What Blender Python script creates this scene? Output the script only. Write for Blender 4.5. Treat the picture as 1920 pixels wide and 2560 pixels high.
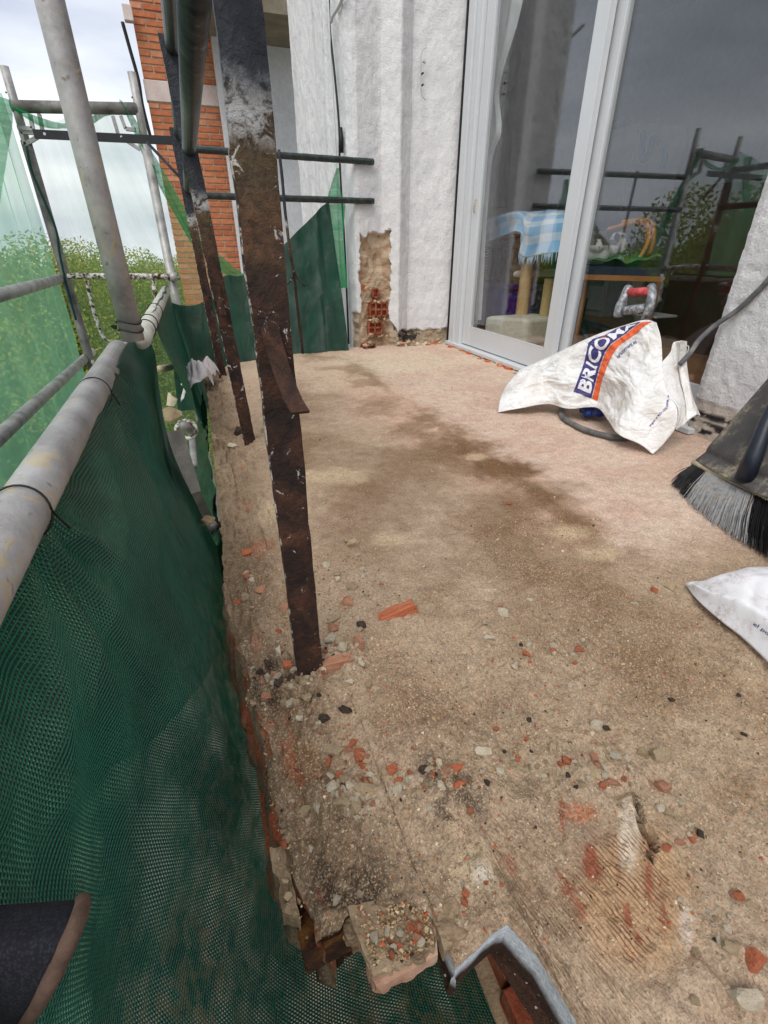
import bpy, bmesh, math, random
import numpy as np
from mathutils import Vector, Matrix
from mathutils.bvhtree import BVHTree
random.seed(7); rng = np.random.default_rng(7)
for o in list(bpy.data.objects): bpy.data.objects.remove(o)
SC = bpy.context.scene; COL = SC.collection

# ------------------------------------------------------------------ camera, sky, sun, exposure
CAMH = 0.62; FPX = 1190.0; PITCH = math.radians(29.2); YAW = math.radians(19.96)
CF = np.array([math.sin(YAW)*math.cos(PITCH), math.cos(YAW)*math.cos(PITCH), -math.sin(PITCH)])
CR = np.array([math.cos(YAW), -math.sin(YAW), 0.0]); CU = np.cross(CR, CF); C0 = np.array([0, 0, CAMH])
cam = bpy.data.cameras.new('camera'); co = bpy.data.objects.new('camera', cam); COL.objects.link(co)
cam.sensor_fit = 'HORIZONTAL'; cam.sensor_width = 36; cam.lens = FPX/1920*36; cam.clip_start = 0.01; cam.clip_end = 2000
co.matrix_world = Matrix(((CR[0], CU[0], -CF[0], 0), (CR[1], CU[1], -CF[1], 0), (CR[2], CU[2], -CF[2], CAMH), (0, 0, 0, 1)))
SC.camera = co
SUN_AZ, SUN_EL = math.radians(222), math.radians(52)      # azimuth clockwise from +Y; high, behind the left shoulder, veiled by cloud
world = bpy.data.worlds.new('World'); SC.world = world; world.use_nodes = True
wn = world.node_tree.nodes; wl = world.node_tree.links; wn.clear()
wo = wn.new('ShaderNodeOutputWorld'); bg = wn.new('ShaderNodeBackground'); sky = wn.new('ShaderNodeTexSky')
sky.sky_type = 'NISHITA'; sky.sun_disc = False; sky.sun_elevation = SUN_EL; sky.sun_rotation = SUN_AZ; sky.air_density = 1.2; sky.dust_density = 2.0
bg.inputs['Strength'].default_value = 0.12
tc = wn.new('ShaderNodeTexCoord'); mp = wn.new('ShaderNodeMapping'); mp.inputs['Scale'].default_value = (1.2, 1.2, 5.0)
wl.new(tc.outputs['Generated'], mp.inputs['Vector'])
nz = wn.new('ShaderNodeTexNoise'); nz.inputs['Scale'].default_value = 1.6; nz.inputs['Detail'].default_value = 6; nz.inputs['Roughness'].default_value = 0.5
wl.new(mp.outputs['Vector'], nz.inputs['Vector'])
rp = wn.new('ShaderNodeValToRGB'); rp.color_ramp.elements[0].position = 0.36; rp.color_ramp.elements[0].color = (3.7, 4.05, 4.85, 1)
rp.color_ramp.elements[1].position = 0.66; rp.color_ramp.elements[1].color = (6.9, 7.1, 7.35, 1)
wl.new(nz.outputs['Fac'], rp.inputs['Fac'])
mx = wn.new('ShaderNodeMix'); mx.data_type = 'RGBA'; mx.inputs['Factor'].default_value = 0.94
wl.new(sky.outputs['Color'], mx.inputs['A']); wl.new(rp.outputs['Color'], mx.inputs['B'])
wl.new(mx.outputs['Result'], bg.inputs['Color']); wl.new(bg.outputs['Background'], wo.inputs['Surface'])
sl = bpy.data.lights.new('sun', 'SUN'); sl.energy = 1.5; sl.angle = math.radians(35); sl.color = (1, 0.97, 0.93)
so = bpy.data.objects.new('sun', sl); COL.objects.link(so)
sd = Vector((math.sin(SUN_AZ)*math.cos(SUN_EL), math.cos(SUN_AZ)*math.cos(SUN_EL), math.sin(SUN_EL)))
so.rotation_euler = sd.to_track_quat('Z', 'Y').to_euler(); so.location = (-3, -3, 6)
vs = SC.view_settings; vs.view_transform = 'Standard'; vs.look = 'None'; vs.gamma = 1; vs.exposure = 0.55; vs.use_curve_mapping = False
SC.cycles.transparent_max_bounces = 24; SC.cycles.max_bounces = 10

# ------------------------------------------------------------------ helpers
def ray(u, v): return CF + CR*(u-960)/FPX + CU*(1280-v)/FPX
def gz(u, v, z=0.0): d = ray(u, v); return C0 + d*((z-CAMH)/d[2])
def gx(u, v, x): d = ray(u, v); return C0 + d*(x/d[0])
def gy(u, v, y): d = ray(u, v); return C0 + d*(y/d[1])
def gd(u, v, t): return C0 + ray(u, v)*t
def depth(P): return float((np.array(P)-C0) @ CF)

def _h(ix, iy, iz, s):
    n = (ix*374761393 + iy*668265263 + iz*1274126177 + s*974711) & 0xffffffff
    n = ((n ^ (n >> 13))*1274126177) & 0xffffffff
    return ((n ^ (n >> 16)) & 0xffff)/65535.0
def vn(x, y, z=0.0, s=0):
    x, y, z = np.broadcast_arrays(np.asarray(x, float), np.asarray(y, float), np.asarray(z, float))
    fx, fy, fz = np.floor(x), np.floor(y), np.floor(z); ix, iy, iz = fx.astype(np.int64), fy.astype(np.int64), fz.astype(np.int64)
    a, b, c = x-fx, y-fy, z-fz; a = a*a*(3-2*a); b = b*b*(3-2*b); c = c*c*(3-2*c); r = 0
    for i in (0, 1):
        for j in (0, 1):
            for k in (0, 1):
                r = r + (a if i else 1-a)*(b if j else 1-b)*(c if k else 1-c)*_h(ix+i, iy+j, iz+k, s)
    return r*2-1
def fbm(x, y, z=0.0, s=0, o=4):
    r = 0; a = 0.5
    for i in range(o):
        r = r + a*vn(np.asarray(x)*2**i, np.asarray(y)*2**i, np.asarray(z)*2**i, s+i*17); a *= 0.5
    return r
def sst(e0, e1, x): t = np.clip((np.asarray(x, float)-e0)/(e1-e0), 0, 1); return t*t*(3-2*t)

def tag(o, label=None, cat=None, group=None, kind=None):
    if label: o['label'] = label
    if cat: o['category'] = cat
    if group: o['group'] = group
    if kind: o['kind'] = kind
    return o
def thing(name, label, cat, loc=(0, 0, 0), group=None):
    o = bpy.data.objects.new(name, None); COL.objects.link(o); o.location = loc; o.empty_display_size = 0.05
    return tag(o, label, cat, group)
def mk(name, verts, faces, m, parent=None, smooth=False, recenter=True, uvs=None, cols=None):
    verts = np.asarray(verts, float).reshape(-1, 3)
    org = np.zeros(3)
    if parent is not None: org = np.array(parent.location)
    elif recenter and len(verts): org = np.array([(verts[:, 0].min()+verts[:, 0].max())/2, (verts[:, 1].min()+verts[:, 1].max())/2, verts[:, 2].min()])
    pl = org
    if parent is not None and parent.parent is not None: pl = org + np.array(parent.parent.location)
    me = bpy.data.meshes.new(name); me.from_pydata((verts-pl).tolist(), [], [list(map(int, f)) for f in faces]); me.update()
    if smooth: me.polygons.foreach_set('use_smooth', [True]*len(me.polygons))
    if uvs is not None:
        L = me.uv_layers.new(name='UVMap'); vi = np.empty(len(me.loops), dtype=np.int64); me.loops.foreach_get('vertex_index', vi)
        L.data.foreach_set('uv', np.asarray(uvs, float)[vi].ravel())
    if cols:
        for k, c in cols.items():
            a = me.color_attributes.new(k, 'FLOAT_COLOR', 'POINT'); c = np.asarray(c, float)
            if c.shape[1] == 3: c = np.hstack([c, np.ones((len(c), 1))])
            a.data.foreach_set('color', c.ravel())
    me.materials.append(m)
    o = bpy.data.objects.new(name, me); COL.objects.link(o)
    if parent is not None: o.parent = parent
    else: o.location = org
    return o
class MB:
    def __init__(s): s.v = []; s.f = []
    def add(s, vs, fs):
        b = len(s.v); s.v += [tuple(map(float, p)) for p in vs]; s.f += [tuple(b+i for i in f) for f in fs]; return s
    def box(s, lo, hi):
        x0, y0, z0 = lo; x1, y1, z1 = hi
        return s.hexa([(x0, y0, z0), (x1, y0, z0), (x1, y1, z0), (x0, y1, z0)], [(x0, y0, z1), (x1, y0, z1), (x1, y1, z1), (x0, y1, z1)])
    def hexa(s, a, b):
        return s.add(list(a)+list(b), [(3, 2, 1, 0), (4, 5, 6, 7), (0, 1, 5, 4), (1, 2, 6, 5), (2, 3, 7, 6), (3, 0, 4, 7)])
    def tube(s, pts, r, n=12, cap=True, wob=0.0):
        pts = [np.array(p, float) for p in pts]; rs = r if hasattr(r, '__len__') else [r]*len(pts)
        rings = []; up = None
        for i, p in enumerate(pts):
            t = pts[min(i+1, len(pts)-1)]-pts[max(i-1, 0)]; t = t/(np.linalg.norm(t)+1e-12)
            if up is None: up = np.array([0, 0, 1.0]) if abs(t[2]) < 0.9 else np.array([1.0, 0, 0])
            a = np.cross(t, up); a /= np.linalg.norm(a)+1e-12; b = np.cross(a, t); up = b
            rings.append([p+rs[i]*(1+wob*random.uniform(-1, 1))*(a*math.cos(2*math.pi*k/n)+b*math.sin(2*math.pi*k/n)) for k in range(n)])
        vs = [q for R in rings for q in R]; fs = []
        for i in range(len(rings)-1):
            for k in range(n): fs.append((i*n+k, i*n+(k+1) % n, (i+1)*n+(k+1) % n, (i+1)*n+k))
        if cap: fs.append(tuple(range(n-1, -1, -1))); fs.append(tuple((len(rings)-1)*n+k for k in range(n)))
        return s.add(vs, fs)
    def ribbon(s, pts, wv, th):     # flat bar along pts, width vector(s) wv, thickness th
        pts = [np.array(p, float) for p in pts]; wv = [np.array(w, float) for w in (wv if hasattr(wv[0], '__len__') else [wv]*len(pts))]
        vs = []; n = len(pts)
        for i, p in enumerate(pts):
            t = pts[min(i+1, n-1)]-pts[max(i-1, 0)]; nn = np.cross(t, wv[i]); nn = nn/np.linalg.norm(nn)*th/2
            w = wv[i]/2; vs += [p-w-nn, p+w-nn, p+w+nn, p-w+nn]
        fs = [(3, 2, 1, 0), tuple(4*(n-1)+k for k in range(4))]
        for i in range(n-1):
            for k in range(4): fs.append((4*i+k, 4*i+(k+1) % 4, 4*i+4+(k+1) % 4, 4*i+4+k))
        return s.add(vs, fs)
    def lathe(s, base, prof, n=20):  # prof: (r,z) list about a vertical axis
        vs = []; fs = []
        for r, z in prof: vs += [(base[0]+r*math.cos(2*math.pi*k/n), base[1]+r*math.sin(2*math.pi*k/n), base[2]+z) for k in range(n)]
        for i in range(len(prof)-1):
            for k in range(n): fs.append((i*n+k, i*n+(k+1) % n, (i+1)*n+(k+1) % n, (i+1)*n+k))
        fs.append(tuple(range(n-1, -1, -1))); fs.append(tuple((len(prof)-1)*n+k for k in range(n)))
        return s.add(vs, fs)
    def build(s, name, m, parent=None, smooth=False, bevel=0.0):
        o = mk(name, s.v, s.f, m, parent, smooth)
        if bevel: b = o.modifiers.new('bevel', 'BEVEL'); b.width = bevel; b.segments = 2; b.limit_method = 'ANGLE'
        return o
def gridfaces(nu, nv, flip=False):
    i, j = np.meshgrid(np.arange(nu-1), np.arange(nv-1), indexing='ij'); a = (i*nv+j).ravel(); b = a+nv
    f = np.stack([a, b, b+1, a+1], 1)
    return f[:, ::-1] if flip else f
def solid(o, t, off=0.0):
    m = o.modifiers.new('solid', 'SOLIDIFY'); m.thickness = t; m.offset = off; return o
def curve(pts, n):
    pts = np.asarray(pts, float); d = np.concatenate([[0], np.cumsum(np.linalg.norm(np.diff(pts, axis=0), axis=1))]); d /= d[-1]
    q = np.linspace(0, 1, n); out = np.empty((n, pts.shape[1]))
    # catmull-rom on the chord parameter
    P = np.vstack([2*pts[0]-pts[1], pts, 2*pts[-1]-pts[-2]])
    for k, t in enumerate(q):
        i = min(np.searchsorted(d, t, side='right')-1, len(pts)-2); w = (t-d[i])/(d[i+1]-d[i]+1e-12)
        p0, p1, p2, p3 = P[i], P[i+1], P[i+2], P[i+3]
        out[k] = 0.5*((2*p1)+(-p0+p2)*w+(2*p0-5*p1+4*p2-p3)*w*w+(-p0+3*p1-3*p2+p3)*w**3)
    return out

# ------------------------------------------------------------------ materials
def lin(r, g, b): return tuple(((c/255)/12.92 if c/255 <= 0.04045 else ((c/255+0.055)/1.055)**2.4) for c in (r, g, b))
class NT:
    def __init__(s, name):
        s.m = bpy.data.materials.new(name); s.m.use_nodes = True; s.t = s.m.node_tree; s.t.nodes.clear()
        s.out = s.n('OutputMaterial'); s.tc = s.n('TexCoord')
    def n(s, t, **k):
        x = s.t.nodes.new('ShaderNode'+t)
        for a, v in k.items(): setattr(x, a, v)
        return x
    def l(s, a, b): s.t.links.new(a, b)
    def noise(s, scale, det=4, rough=0.55, vec=None, dist=0.0):
        x = s.n('TexNoise'); x.inputs['Scale'].default_value = scale; x.inputs['Detail'].default_value = det; x.inputs['Roughness'].default_value = rough; x.inputs['Distortion'].default_value = dist
        s.l(vec if vec is not None else s.tc.outputs['Object'], x.inputs['Vector']); return x.outputs['Fac']
    def ramp(s, fac, stops, interp='LINEAR'):
        x = s.n('ValToRGB'); e = x.color_ramp.elements; x.color_ramp.interpolation = interp
        while len(e) < len(stops): e.new(0.5)
        for i, (p, c) in enumerate(stops):
            e[i].position = p; c = c if hasattr(c, '__len__') else (c, c, c); e[i].color = (*c[:3], 1)
        s.l(fac, x.inputs['Fac']); return x.outputs['Color']
    def mix(s, f, a, b, mode='MIX'):
        x = s.n('Mix', data_type='RGBA', blend_type=mode)
        for k, v in (('Factor', f), ('A', a), ('B', b)):
            i = [q for q in x.inputs if q.identifier.startswith(k) and (q.identifier.endswith('Color') or (k == 'Factor' and q.identifier.endswith('Float')))][0]
            if hasattr(v, 'is_linked') or isinstance(v, bpy.types.NodeSocket): s.l(v, i)
            elif k == 'Factor': i.default_value = v
            else: i.default_value = (*v[:3], 1)
        return [q for q in x.outputs if q.identifier.endswith('Color')][0]
    def math(s, op, a, b=0.0, c=None):
        x = s.n('Math', operation=op)
        for i, v in enumerate((a, b) if c is None else (a, b, c)):
            if isinstance(v, bpy.types.NodeSocket): s.l(v, x.inputs[i])
            else: x.inputs[i].default_value = v
        return x.outputs[0]
    def attr(s, name): x = s.n('Attribute'); x.attribute_name = name; return x.outputs['Color']
    def bump(s, h, strength=0.4, dist=0.002, prev=None):
        x = s.n('Bump'); x.inputs['Strength'].default_value = strength; x.inputs['Distance'].default_value = dist; s.l(h, x.inputs['Height'])
        if prev is not None: s.l(prev, x.inputs['Normal'])
        return x.outputs['Normal']
    def bsdf(s, col, rough=0.8, nrm=None, metal=0.0, spec=0.4, link=True, **kw):
        x = s.n('BsdfPrincipled')
        for k, v in (('Base Color', col), ('Roughness', rough), ('Metallic', metal), ('Specular IOR Level', spec), *kw.items()):
            if isinstance(v, bpy.types.NodeSocket): s.l(v, x.inputs[k])
            elif hasattr(v, '__len__'): x.inputs[k].default_value = (*v[:3], 1)
            else: x.inputs[k].default_value = v
        if nrm is not None: s.l(nrm, x.inputs['Normal'])
        if link: s.l(x.outputs[0], s.out.inputs['Surface'])
        return x.outputs[0]
def rough_mat(name, c1, c2, scale=8, c3=None, rough=0.9, bump=0.5, bs=120, bd=0.002, spec=0.3, metal=0.0, speck=0.0, det=5):
    t = NT(name); a = t.noise(scale, det, 0.6)
    col = t.ramp(a, [(0.3, c1), (0.7, c2)] if c3 is None else [(0.28, c1), (0.5, c2), (0.72, c3)])
    f = t.noise(scale*9, 4, 0.65); col = t.mix(0.5, col, t.ramp(f, [(0.25, 0.55), (0.75, 1.0)]), 'MULTIPLY')
    if speck:
        q = t.noise(scale*30, 2, 0.5); col = t.mix(t.ramp(q, [(0.66, 0.0), (0.7, speck)]), col, (0.8, 0.78, 0.74))
    t.bsdf(col, rough, t.bump(t.noise(bs, 4, 0.6), bump, bd), metal, spec); return t.m
def flat(name, c, rough=0.6, spec=0.4, metal=0.0, var=0.18, scale=14, bump=0.15, bs=90):
    t = NT(name); f = t.noise(scale, 5, 0.6)
    t.bsdf(t.mix(1.0, c, t.ramp(f, [(0.3, 1-var), (0.7, 1.0)]), 'MULTIPLY'), t.ramp(f, [(0.3, min(1, rough+.08)), (0.7, max(0, rough-.08))]), t.bump(t.noise(bs, 3), bump, 0.001), metal, spec)
    return t.m
M = {}
M['galv'] = rough_mat('galvanised_steel', lin(118, 116, 116), lin(170, 167, 163), 16, lin(196, 192, 186), 0.5, 0.35, 60, 0.002, 0.5, 0.25)
t = NT('galvanised_steel_spattered'); a = t.noise(14, 5, 0.65); b = t.noise(26, 6, 0.7, dist=1.0)
c = t.ramp(a, [(0.3, lin(128, 124, 122)), (0.55, lin(166, 162, 160)), (0.75, lin(188, 186, 184))])
c = t.mix(t.ramp(b, [(0.56, 0.0), (0.62, 0.75)]), c, lin(186, 166, 128)); c = t.mix(t.ramp(t.noise(60, 4), [(0.64, 0.0), (0.7, 0.6)]), c, lin(96, 74, 54))
t.bsdf(c, 0.48, t.bump(b, 0.5, 0.003), 0.2, 0.5); M['galvs'] = t.m
M['galvdark'] = rough_mat('weathered_scaffold_steel', lin(72, 68, 64), lin(120, 116, 112), 14, lin(150, 146, 140), 0.6, 0.5, 80, 0.002, 0.4, 0.2)
t = NT('paint_spattered_steel'); a = t.noise(42, 6, 0.7); b = t.noise(120, 4)
c = t.ramp(a, [(0.40, lin(60, 40, 30)), (0.47, lin(120, 106, 92)), (0.52, lin(214, 208, 200)), (0.75, lin(232, 228, 222))])
t.bsdf(c, 0.75, t.bump(a, 0.8, 0.003), 0, 0.3); M['spat'] = t.m
# railing: black paint above a wavering line, bare rust below it
t = NT('rusted_railing_steel'); g = t.n('NewGeometry'); sp = t.n('SeparateXYZ'); t.l(g.outputs['Position'], sp.inputs[0])
zz = t.math('ADD', sp.outputs['Z'], t.math('MULTIPLY', t.math('SUBTRACT', t.noise(22, 5, 0.7, g.outputs['Position']), 0.5), 0.05))
a = t.noise(20, 6, 0.7, g.outputs['Position'], 0.6); b = t.noise(70, 6, 0.7, g.outputs['Position'], 0.5)
rust = t.ramp(a, [(0.34, lin(26, 17, 14)), (0.48, lin(50, 31, 24)), (0.60, lin(74, 46, 32)), (0.70, lin(106, 64, 40)), (0.80, lin(136, 94, 60))])
up_f = t.ramp(zz, [(0.56, 0.0), (0.72, 1.0)])
rust = t.mix(t.math('MULTIPLY', up_f, 0.75), rust, t.ramp(b, [(0.35, lin(60, 48, 36)), (0.6, lin(112, 92, 66)), (0.75, lin(146, 136, 122))]))
fl = t.ramp(t.noise(46, 5, 0.75, g.outputs['Position'], 1.2), [(0.63, 0.0), (0.66, 1.0)])
rust = t.mix(t.math('MULTIPLY', fl, 0.85), rust, lin(206, 200, 194))
wt = t.math('MULTIPLY', t.ramp(zz, [(0.70, 0.0), (0.725, 1.0), (0.76, 0.0)]), t.ramp(b, [(0.42, 0.0), (0.52, 1.0)]))
c = t.mix(t.ramp(zz, [(0.735, 0.0), (0.75, 1.0)]), rust, t.ramp(b, [(0.3, lin(30, 32, 40)), (0.62, lin(46, 49, 58)), (0.72, lin(110, 110, 114))]))
c = t.mix(t.math('MULTIPLY', wt, 0.9), c, lin(186, 186, 188))
t.bsdf(c, t.ramp(zz, [(0.72, 0.85), (0.76, 0.45)]), t.bump(a, 0.9, 0.006, t.bump(b, 1.0, 0.005, t.bump(t.noise(260, 4, .7, g.outputs['Position']), .8, .0015))), 0.0, 0.4); M['rust'] = t.m
t = NT('flaking_white_paint_edge'); a = t.noise(60, 5, 0.7)
t.bsdf(t.ramp(a, [(0.50, lin(56, 40, 31)), (0.56, lin(170, 162, 152)), (0.75, lin(206, 200, 192))]), 0.85, t.bump(a, 0.6, 0.002)); M['edgepaint'] = t.m
M['blackrail'] = rough_mat('wet_black_painted_steel', lin(18, 26, 24), lin(38, 46, 44), 40, lin(58, 78, 68), 0.35, 0.6, 200, 0.002, 0.5)
t = NT('silvery_railing_tube'); sp = t.n('SeparateXYZ'); a = t.noise(40, 5, 0.7)
t.bsdf(t.ramp(a, [(0.3, lin(36, 38, 44)), (0.6, lin(66, 68, 72)), (0.75, lin(120, 120, 120))]), 0.4, t.bump(t.noise(160, 4), 0.5, 0.001), 0.3, 0.5); M['railtube'] = t.m
# balcony floor
t = NT('chipped_mortar_floor'); C = t.attr('Col'); K = t.attr('Msk'); ks = t.n('SeparateColor'); t.l(K, ks.inputs[0])
n1 = t.noise(35, 6, 0.65); n2 = t.noise(230, 5, 0.7); vo = t.n('TexVoronoi'); vo.inputs['Scale'].default_value = 520; t.l(t.tc.outputs['Object'], vo.inputs['Vector'])
c = t.mix(1.0, C, t.ramp(n1, [(0.25, 0.74), (0.75, 1.18)]), 'MULTIPLY'); c = t.mix(1.0, c, t.ramp(n2, [(0.28, 0.5), (0.5, 1.0), (0.75, 1.34)]), 'MULTIPLY')
hs = t.n('SeparateColor'); t.l(vo.outputs['Color'], hs.inputs[0])
grit = t.ramp(hs.outputs[0], [(0.0, lin(110, 92, 72)), (0.25, lin(150, 128, 100)), (0.6, lin(186, 166, 136)), (0.93, lin(206, 192, 168)), (0.97, lin(180, 104, 72)), (1.0, lin(70, 54, 46))])
c = t.mix(t.math('MULTIPLY', ks.outputs[1], t.ramp(hs.outputs[1], [(0.45, 0.0), (0.75, 0.55)])), c, grit)
sp2 = t.ramp(t.noise(150, 3, 0.6), [(0.68, 0.0), (0.71, 0.5)]); c = t.mix(sp2, c, lin(170, 92, 62))
sp3 = t.ramp(t.noise(210, 2, 0.5), [(0.70, 0.0), (0.73, 0.6)]); c = t.mix(sp3, c, lin(226, 214, 196))
sp4 = t.ramp(t.noise(120, 3, 0.6, dist=0.5), [(0.27, 0.55), (0.31, 0.0)]); c = t.mix(sp4, c, lin(60, 44, 34))
gA = gz(1400, 2030); gB = gz(1770, 2400); gdr = (gB-gA)[:2]/np.linalg.norm((gB-gA)[:2]); dp_ = t.n('VectorMath', operation='DOT_PRODUCT'); t.l(t.tc.outputs['Object'], dp_.inputs[0]); dp_.inputs[1].default_value = (-gdr[1], gdr[0], 0)
wvf = t.math('SINE', t.math('MULTIPLY_ADD', dp_.outputs['Value'], 2*math.pi/.0048, t.math('MULTIPLY', t.noise(30, 3), 3.0)))
rib = t.math('MULTIPLY', ks.outputs[0], t.ramp(t.math('MULTIPLY_ADD', wvf, .5, .5), [(0.10, .85), (0.38, 0.0)]))
rib = t.math('MULTIPLY', rib, t.ramp(t.noise(50, 4), [(0.38, 0.2), (0.55, 1.0)]))
c = t.mix(rib, c, lin(114, 66, 46))
nb = t.bump(n1, 0.7, 0.006); nb = t.bump(n2, 0.9, 0.003, nb); nb = t.bump(vo.outputs['Distance'], 0.35, 0.0015, nb)
t.bsdf(c, 0.93, nb, 0, 0.2); M['floor'] = t.m
# roughcast
def roughcast(name, base, dirt):
    t = NT(name); C = t.attr('Col'); a = t.noise(9, 6, 0.6); b = t.noise(120, 4, 0.6); d = t.noise(300, 4, 0.6)
    c = t.mix(1.0, C, t.ramp(a, [(0.3, dirt), (0.6, (1, 1, 1))]), 'MULTIPLY'); c = t.mix(1.0, c, t.ramp(d, [(0.25, 0.8), (0.6, 1.0)]), 'MULTIPLY')
    c = t.mix(t.ramp(b, [(0.30, 0.35), (0.38, 0.0)]), c, lin(150, 150, 156))
    t.bsdf(c, 0.9, t.bump(d, 0.6, 0.003, t.bump(b, 0.8, 0.005)), 0, 0.25); return t.m
M['roughcast'] = roughcast('white_roughcast', None, (0.86, 0.86, 0.88))
M['white_smooth'] = rough_mat('white_painted_render', lin(196, 196, 198), lin(214, 214, 216), 4, None, 0.85, 0.2, 60)
M['mortar'] = rough_mat('rough_mortar', lin(118, 98, 76), lin(158, 134, 106), 26, lin(184, 160, 130), 0.95, 0.9, 150, 0.005)
M['brickmortar'] = rough_mat('far_wall_mortar', lin(186, 168, 146), lin(214, 196, 172), 10, None, 0.95, 0.5, 90)
BR = [rough_mat('red_facing_brick_%d' % i, c1, c2, 22, None, 0.85, 0.5, 150) for i, (c1, c2) in enumerate(((lin(176, 100, 64), lin(202, 124, 84)), (lin(186, 112, 74), lin(210, 136, 96)), (lin(166, 92, 60), lin(190, 112, 76)), (lin(192, 126, 92), lin(214, 148, 112))))]
M['band'] = rough_mat('cream_render_band', lin(206, 186, 178), lin(224, 210, 202), 8, None, 0.9, 0.5, 70)
M['terra'] = rough_mat('terracotta', lin(150, 66, 38), lin(190, 92, 54), 30, lin(206, 120, 80), 0.9, 0.6, 160, 0.002, 0.25)
M['terra2'] = rough_mat('dusty_terracotta', lin(160, 88, 58), lin(192, 120, 84), 40, lin(206, 164, 130), 0.95, 0.6, 160, 0.002, 0.2)
def chunk_mat(name, c1, c2, dust, k=.45):
    t = NT(name); oi = t.n('ObjectInfo'); mpv = t.n('Mapping'); t.l(t.tc.outputs['Object'], mpv.inputs['Vector']); rnd = t.n('CombineXYZ'); t.l(t.math('MULTIPLY', oi.outputs['Random'], 40), rnd.inputs[0]); t.l(rnd.outputs[0], mpv.inputs['Location']); v = mpv.outputs[0]
    a = t.noise(1.6, 6, .7, v); b = t.noise(5, 5, .7, v); c = t.ramp(a, [(.3, c1), (.7, c2)]); c = t.mix(1.0, c, t.ramp(oi.outputs['Random'], [(0, .8), (1, 1.12)]), 'MULTIPLY')
    c = t.mix(t.math('MULTIPLY', t.ramp(b, [(.42, 0.0), (.62, 1.0)]), k), c, dust); c = t.mix(1.0, c, t.ramp(t.noise(14, 4, .7, v), [(.3, .72), (.7, 1.1)]), 'MULTIPLY')
    t.bsdf(c, .95, t.bump(b, .8, .004, t.bump(t.noise(16, 4, .7, v), .7, .0015)), 0, .2); return t.m
M['chunk'] = chunk_mat('grey_mortar_chunk', lin(170, 146, 114), lin(198, 174, 140), lin(208, 186, 152)); M['chunkw'] = chunk_mat('pale_plaster_chunk', lin(210, 194, 166), lin(234, 222, 200), lin(196, 170, 136)); M['chunkd'] = chunk_mat('dark_bitumen_crumb', lin(44, 36, 33), lin(74, 62, 56), lin(130, 112, 92), .5)
M['fterra'] = chunk_mat('broken_terracotta', lin(176, 86, 54), lin(206, 116, 78), lin(196, 150, 118), .5); M['fterra2'] = chunk_mat('dusty_broken_terracotta', lin(178, 110, 80), lin(204, 142, 112), lin(196, 168, 138), .65)
M['terra3'] = rough_mat('dull_broken_brick', lin(112, 56, 38), lin(156, 82, 56), 30, lin(166, 124, 98), .95, .9, 120, .004)
M['bluegrey'] = rough_mat('blue_grey_painted_edge', lin(150, 156, 166), lin(186, 192, 200), 30, lin(204, 208, 212), 0.85, 0.6, 90, 0.002)
M['rustbeam'] = rough_mat('rust_scaled_steel', lin(36, 22, 15), lin(66, 40, 24), 30, lin(130, 84, 34), 0.9, 0.9, 110, 0.004)
# nets
def netmat(name, cdark, clight, pu, pv, hole, dirt=True):
    t = NT(name); uv = t.tc.outputs['UV']; s = t.n('SeparateXYZ'); t.l(uv, s.inputs[0])
    wob = t.math('MULTIPLY', t.math('SUBTRACT', t.noise(11, 5, 0.6, uv), 0.5), 4.5)
    su = t.math('SINE', t.math('MULTIPLY_ADD', s.outputs['Y'], 2*math.pi/pu, wob)); ph = t.math('FLOOR', t.math('DIVIDE', s.outputs['Y'], pu))
    sv = t.math('SINE', t.math('ADD', t.math('MULTIPLY', s.outputs['X'], 2*math.pi/pv), t.math('MULTIPLY', ph, math.pi)))
    h = t.math('MULTIPLY_ADD', sv, 0.3, su)
    c = t.mix(t.ramp(t.math('MULTIPLY_ADD', h, 0.4, 0.5), [(0.15, 0.0), (0.8, 1.0)]), cdark, clight)
    big = t.noise(5, 5, 0.65, uv); c = t.mix(1.0, c, t.ramp(big, [(0.3, 0.6), (0.7, 1.25)]), 'MULTIPLY')
    if dirt:
        D = t.attr('Dirt'); ds = t.n('SeparateColor'); t.l(D, ds.inputs[0])
        c = t.mix(t.math('MULTIPLY', ds.outputs[0], t.ramp(t.noise(40, 6, 0.75, uv), [(0.47, 0.0), (0.56, 0.75)])), c, lin(116, 98, 72))
    nrm = t.bump(h, 0.9, 0.0015)
    a = t.bsdf(c, 0.28, nrm, 0, 0.6, link=False); tr = t.n('BsdfTranslucent'); t.l(c, tr.inputs['Color'])
    m1 = t.n('MixShader'); m1.inputs[0].default_value = 0.36; t.l(a, m1.inputs[1]); t.l(tr.outputs[0], m1.inputs[2])
    tp = t.n('BsdfTransparent'); m2 = t.n('MixShader')
    hm = t.math('MULTIPLY', t.math('LESS_THAN', su, -0.15), t.math('GREATER_THAN', sv, 0.45))
    hm = t.math('MULTIPLY', hm, t.ramp(t.noise(7, 5, 0.7, uv), [(0.44, 0.0), (0.62, hole)])); hm = t.math('ADD', hm, 0.004)
    t.l(hm, m2.inputs[0]); t.l(m1.outputs[0], m2.inputs[1]); t.l(tp.outputs[0], m2.inputs[2]); t.l(m2.outputs[0], t.out.inputs['Surface']); return t.m
M['net'] = netmat('dark_green_woven_net', lin(6, 40, 37), lin(30, 106, 86), 0.0046, 0.0040, 0.6)
M['net2'] = netmat('dark_green_far_net', lin(14, 50, 42), lin(38, 104, 82), 0.006, 0.005, 0.35)
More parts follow.
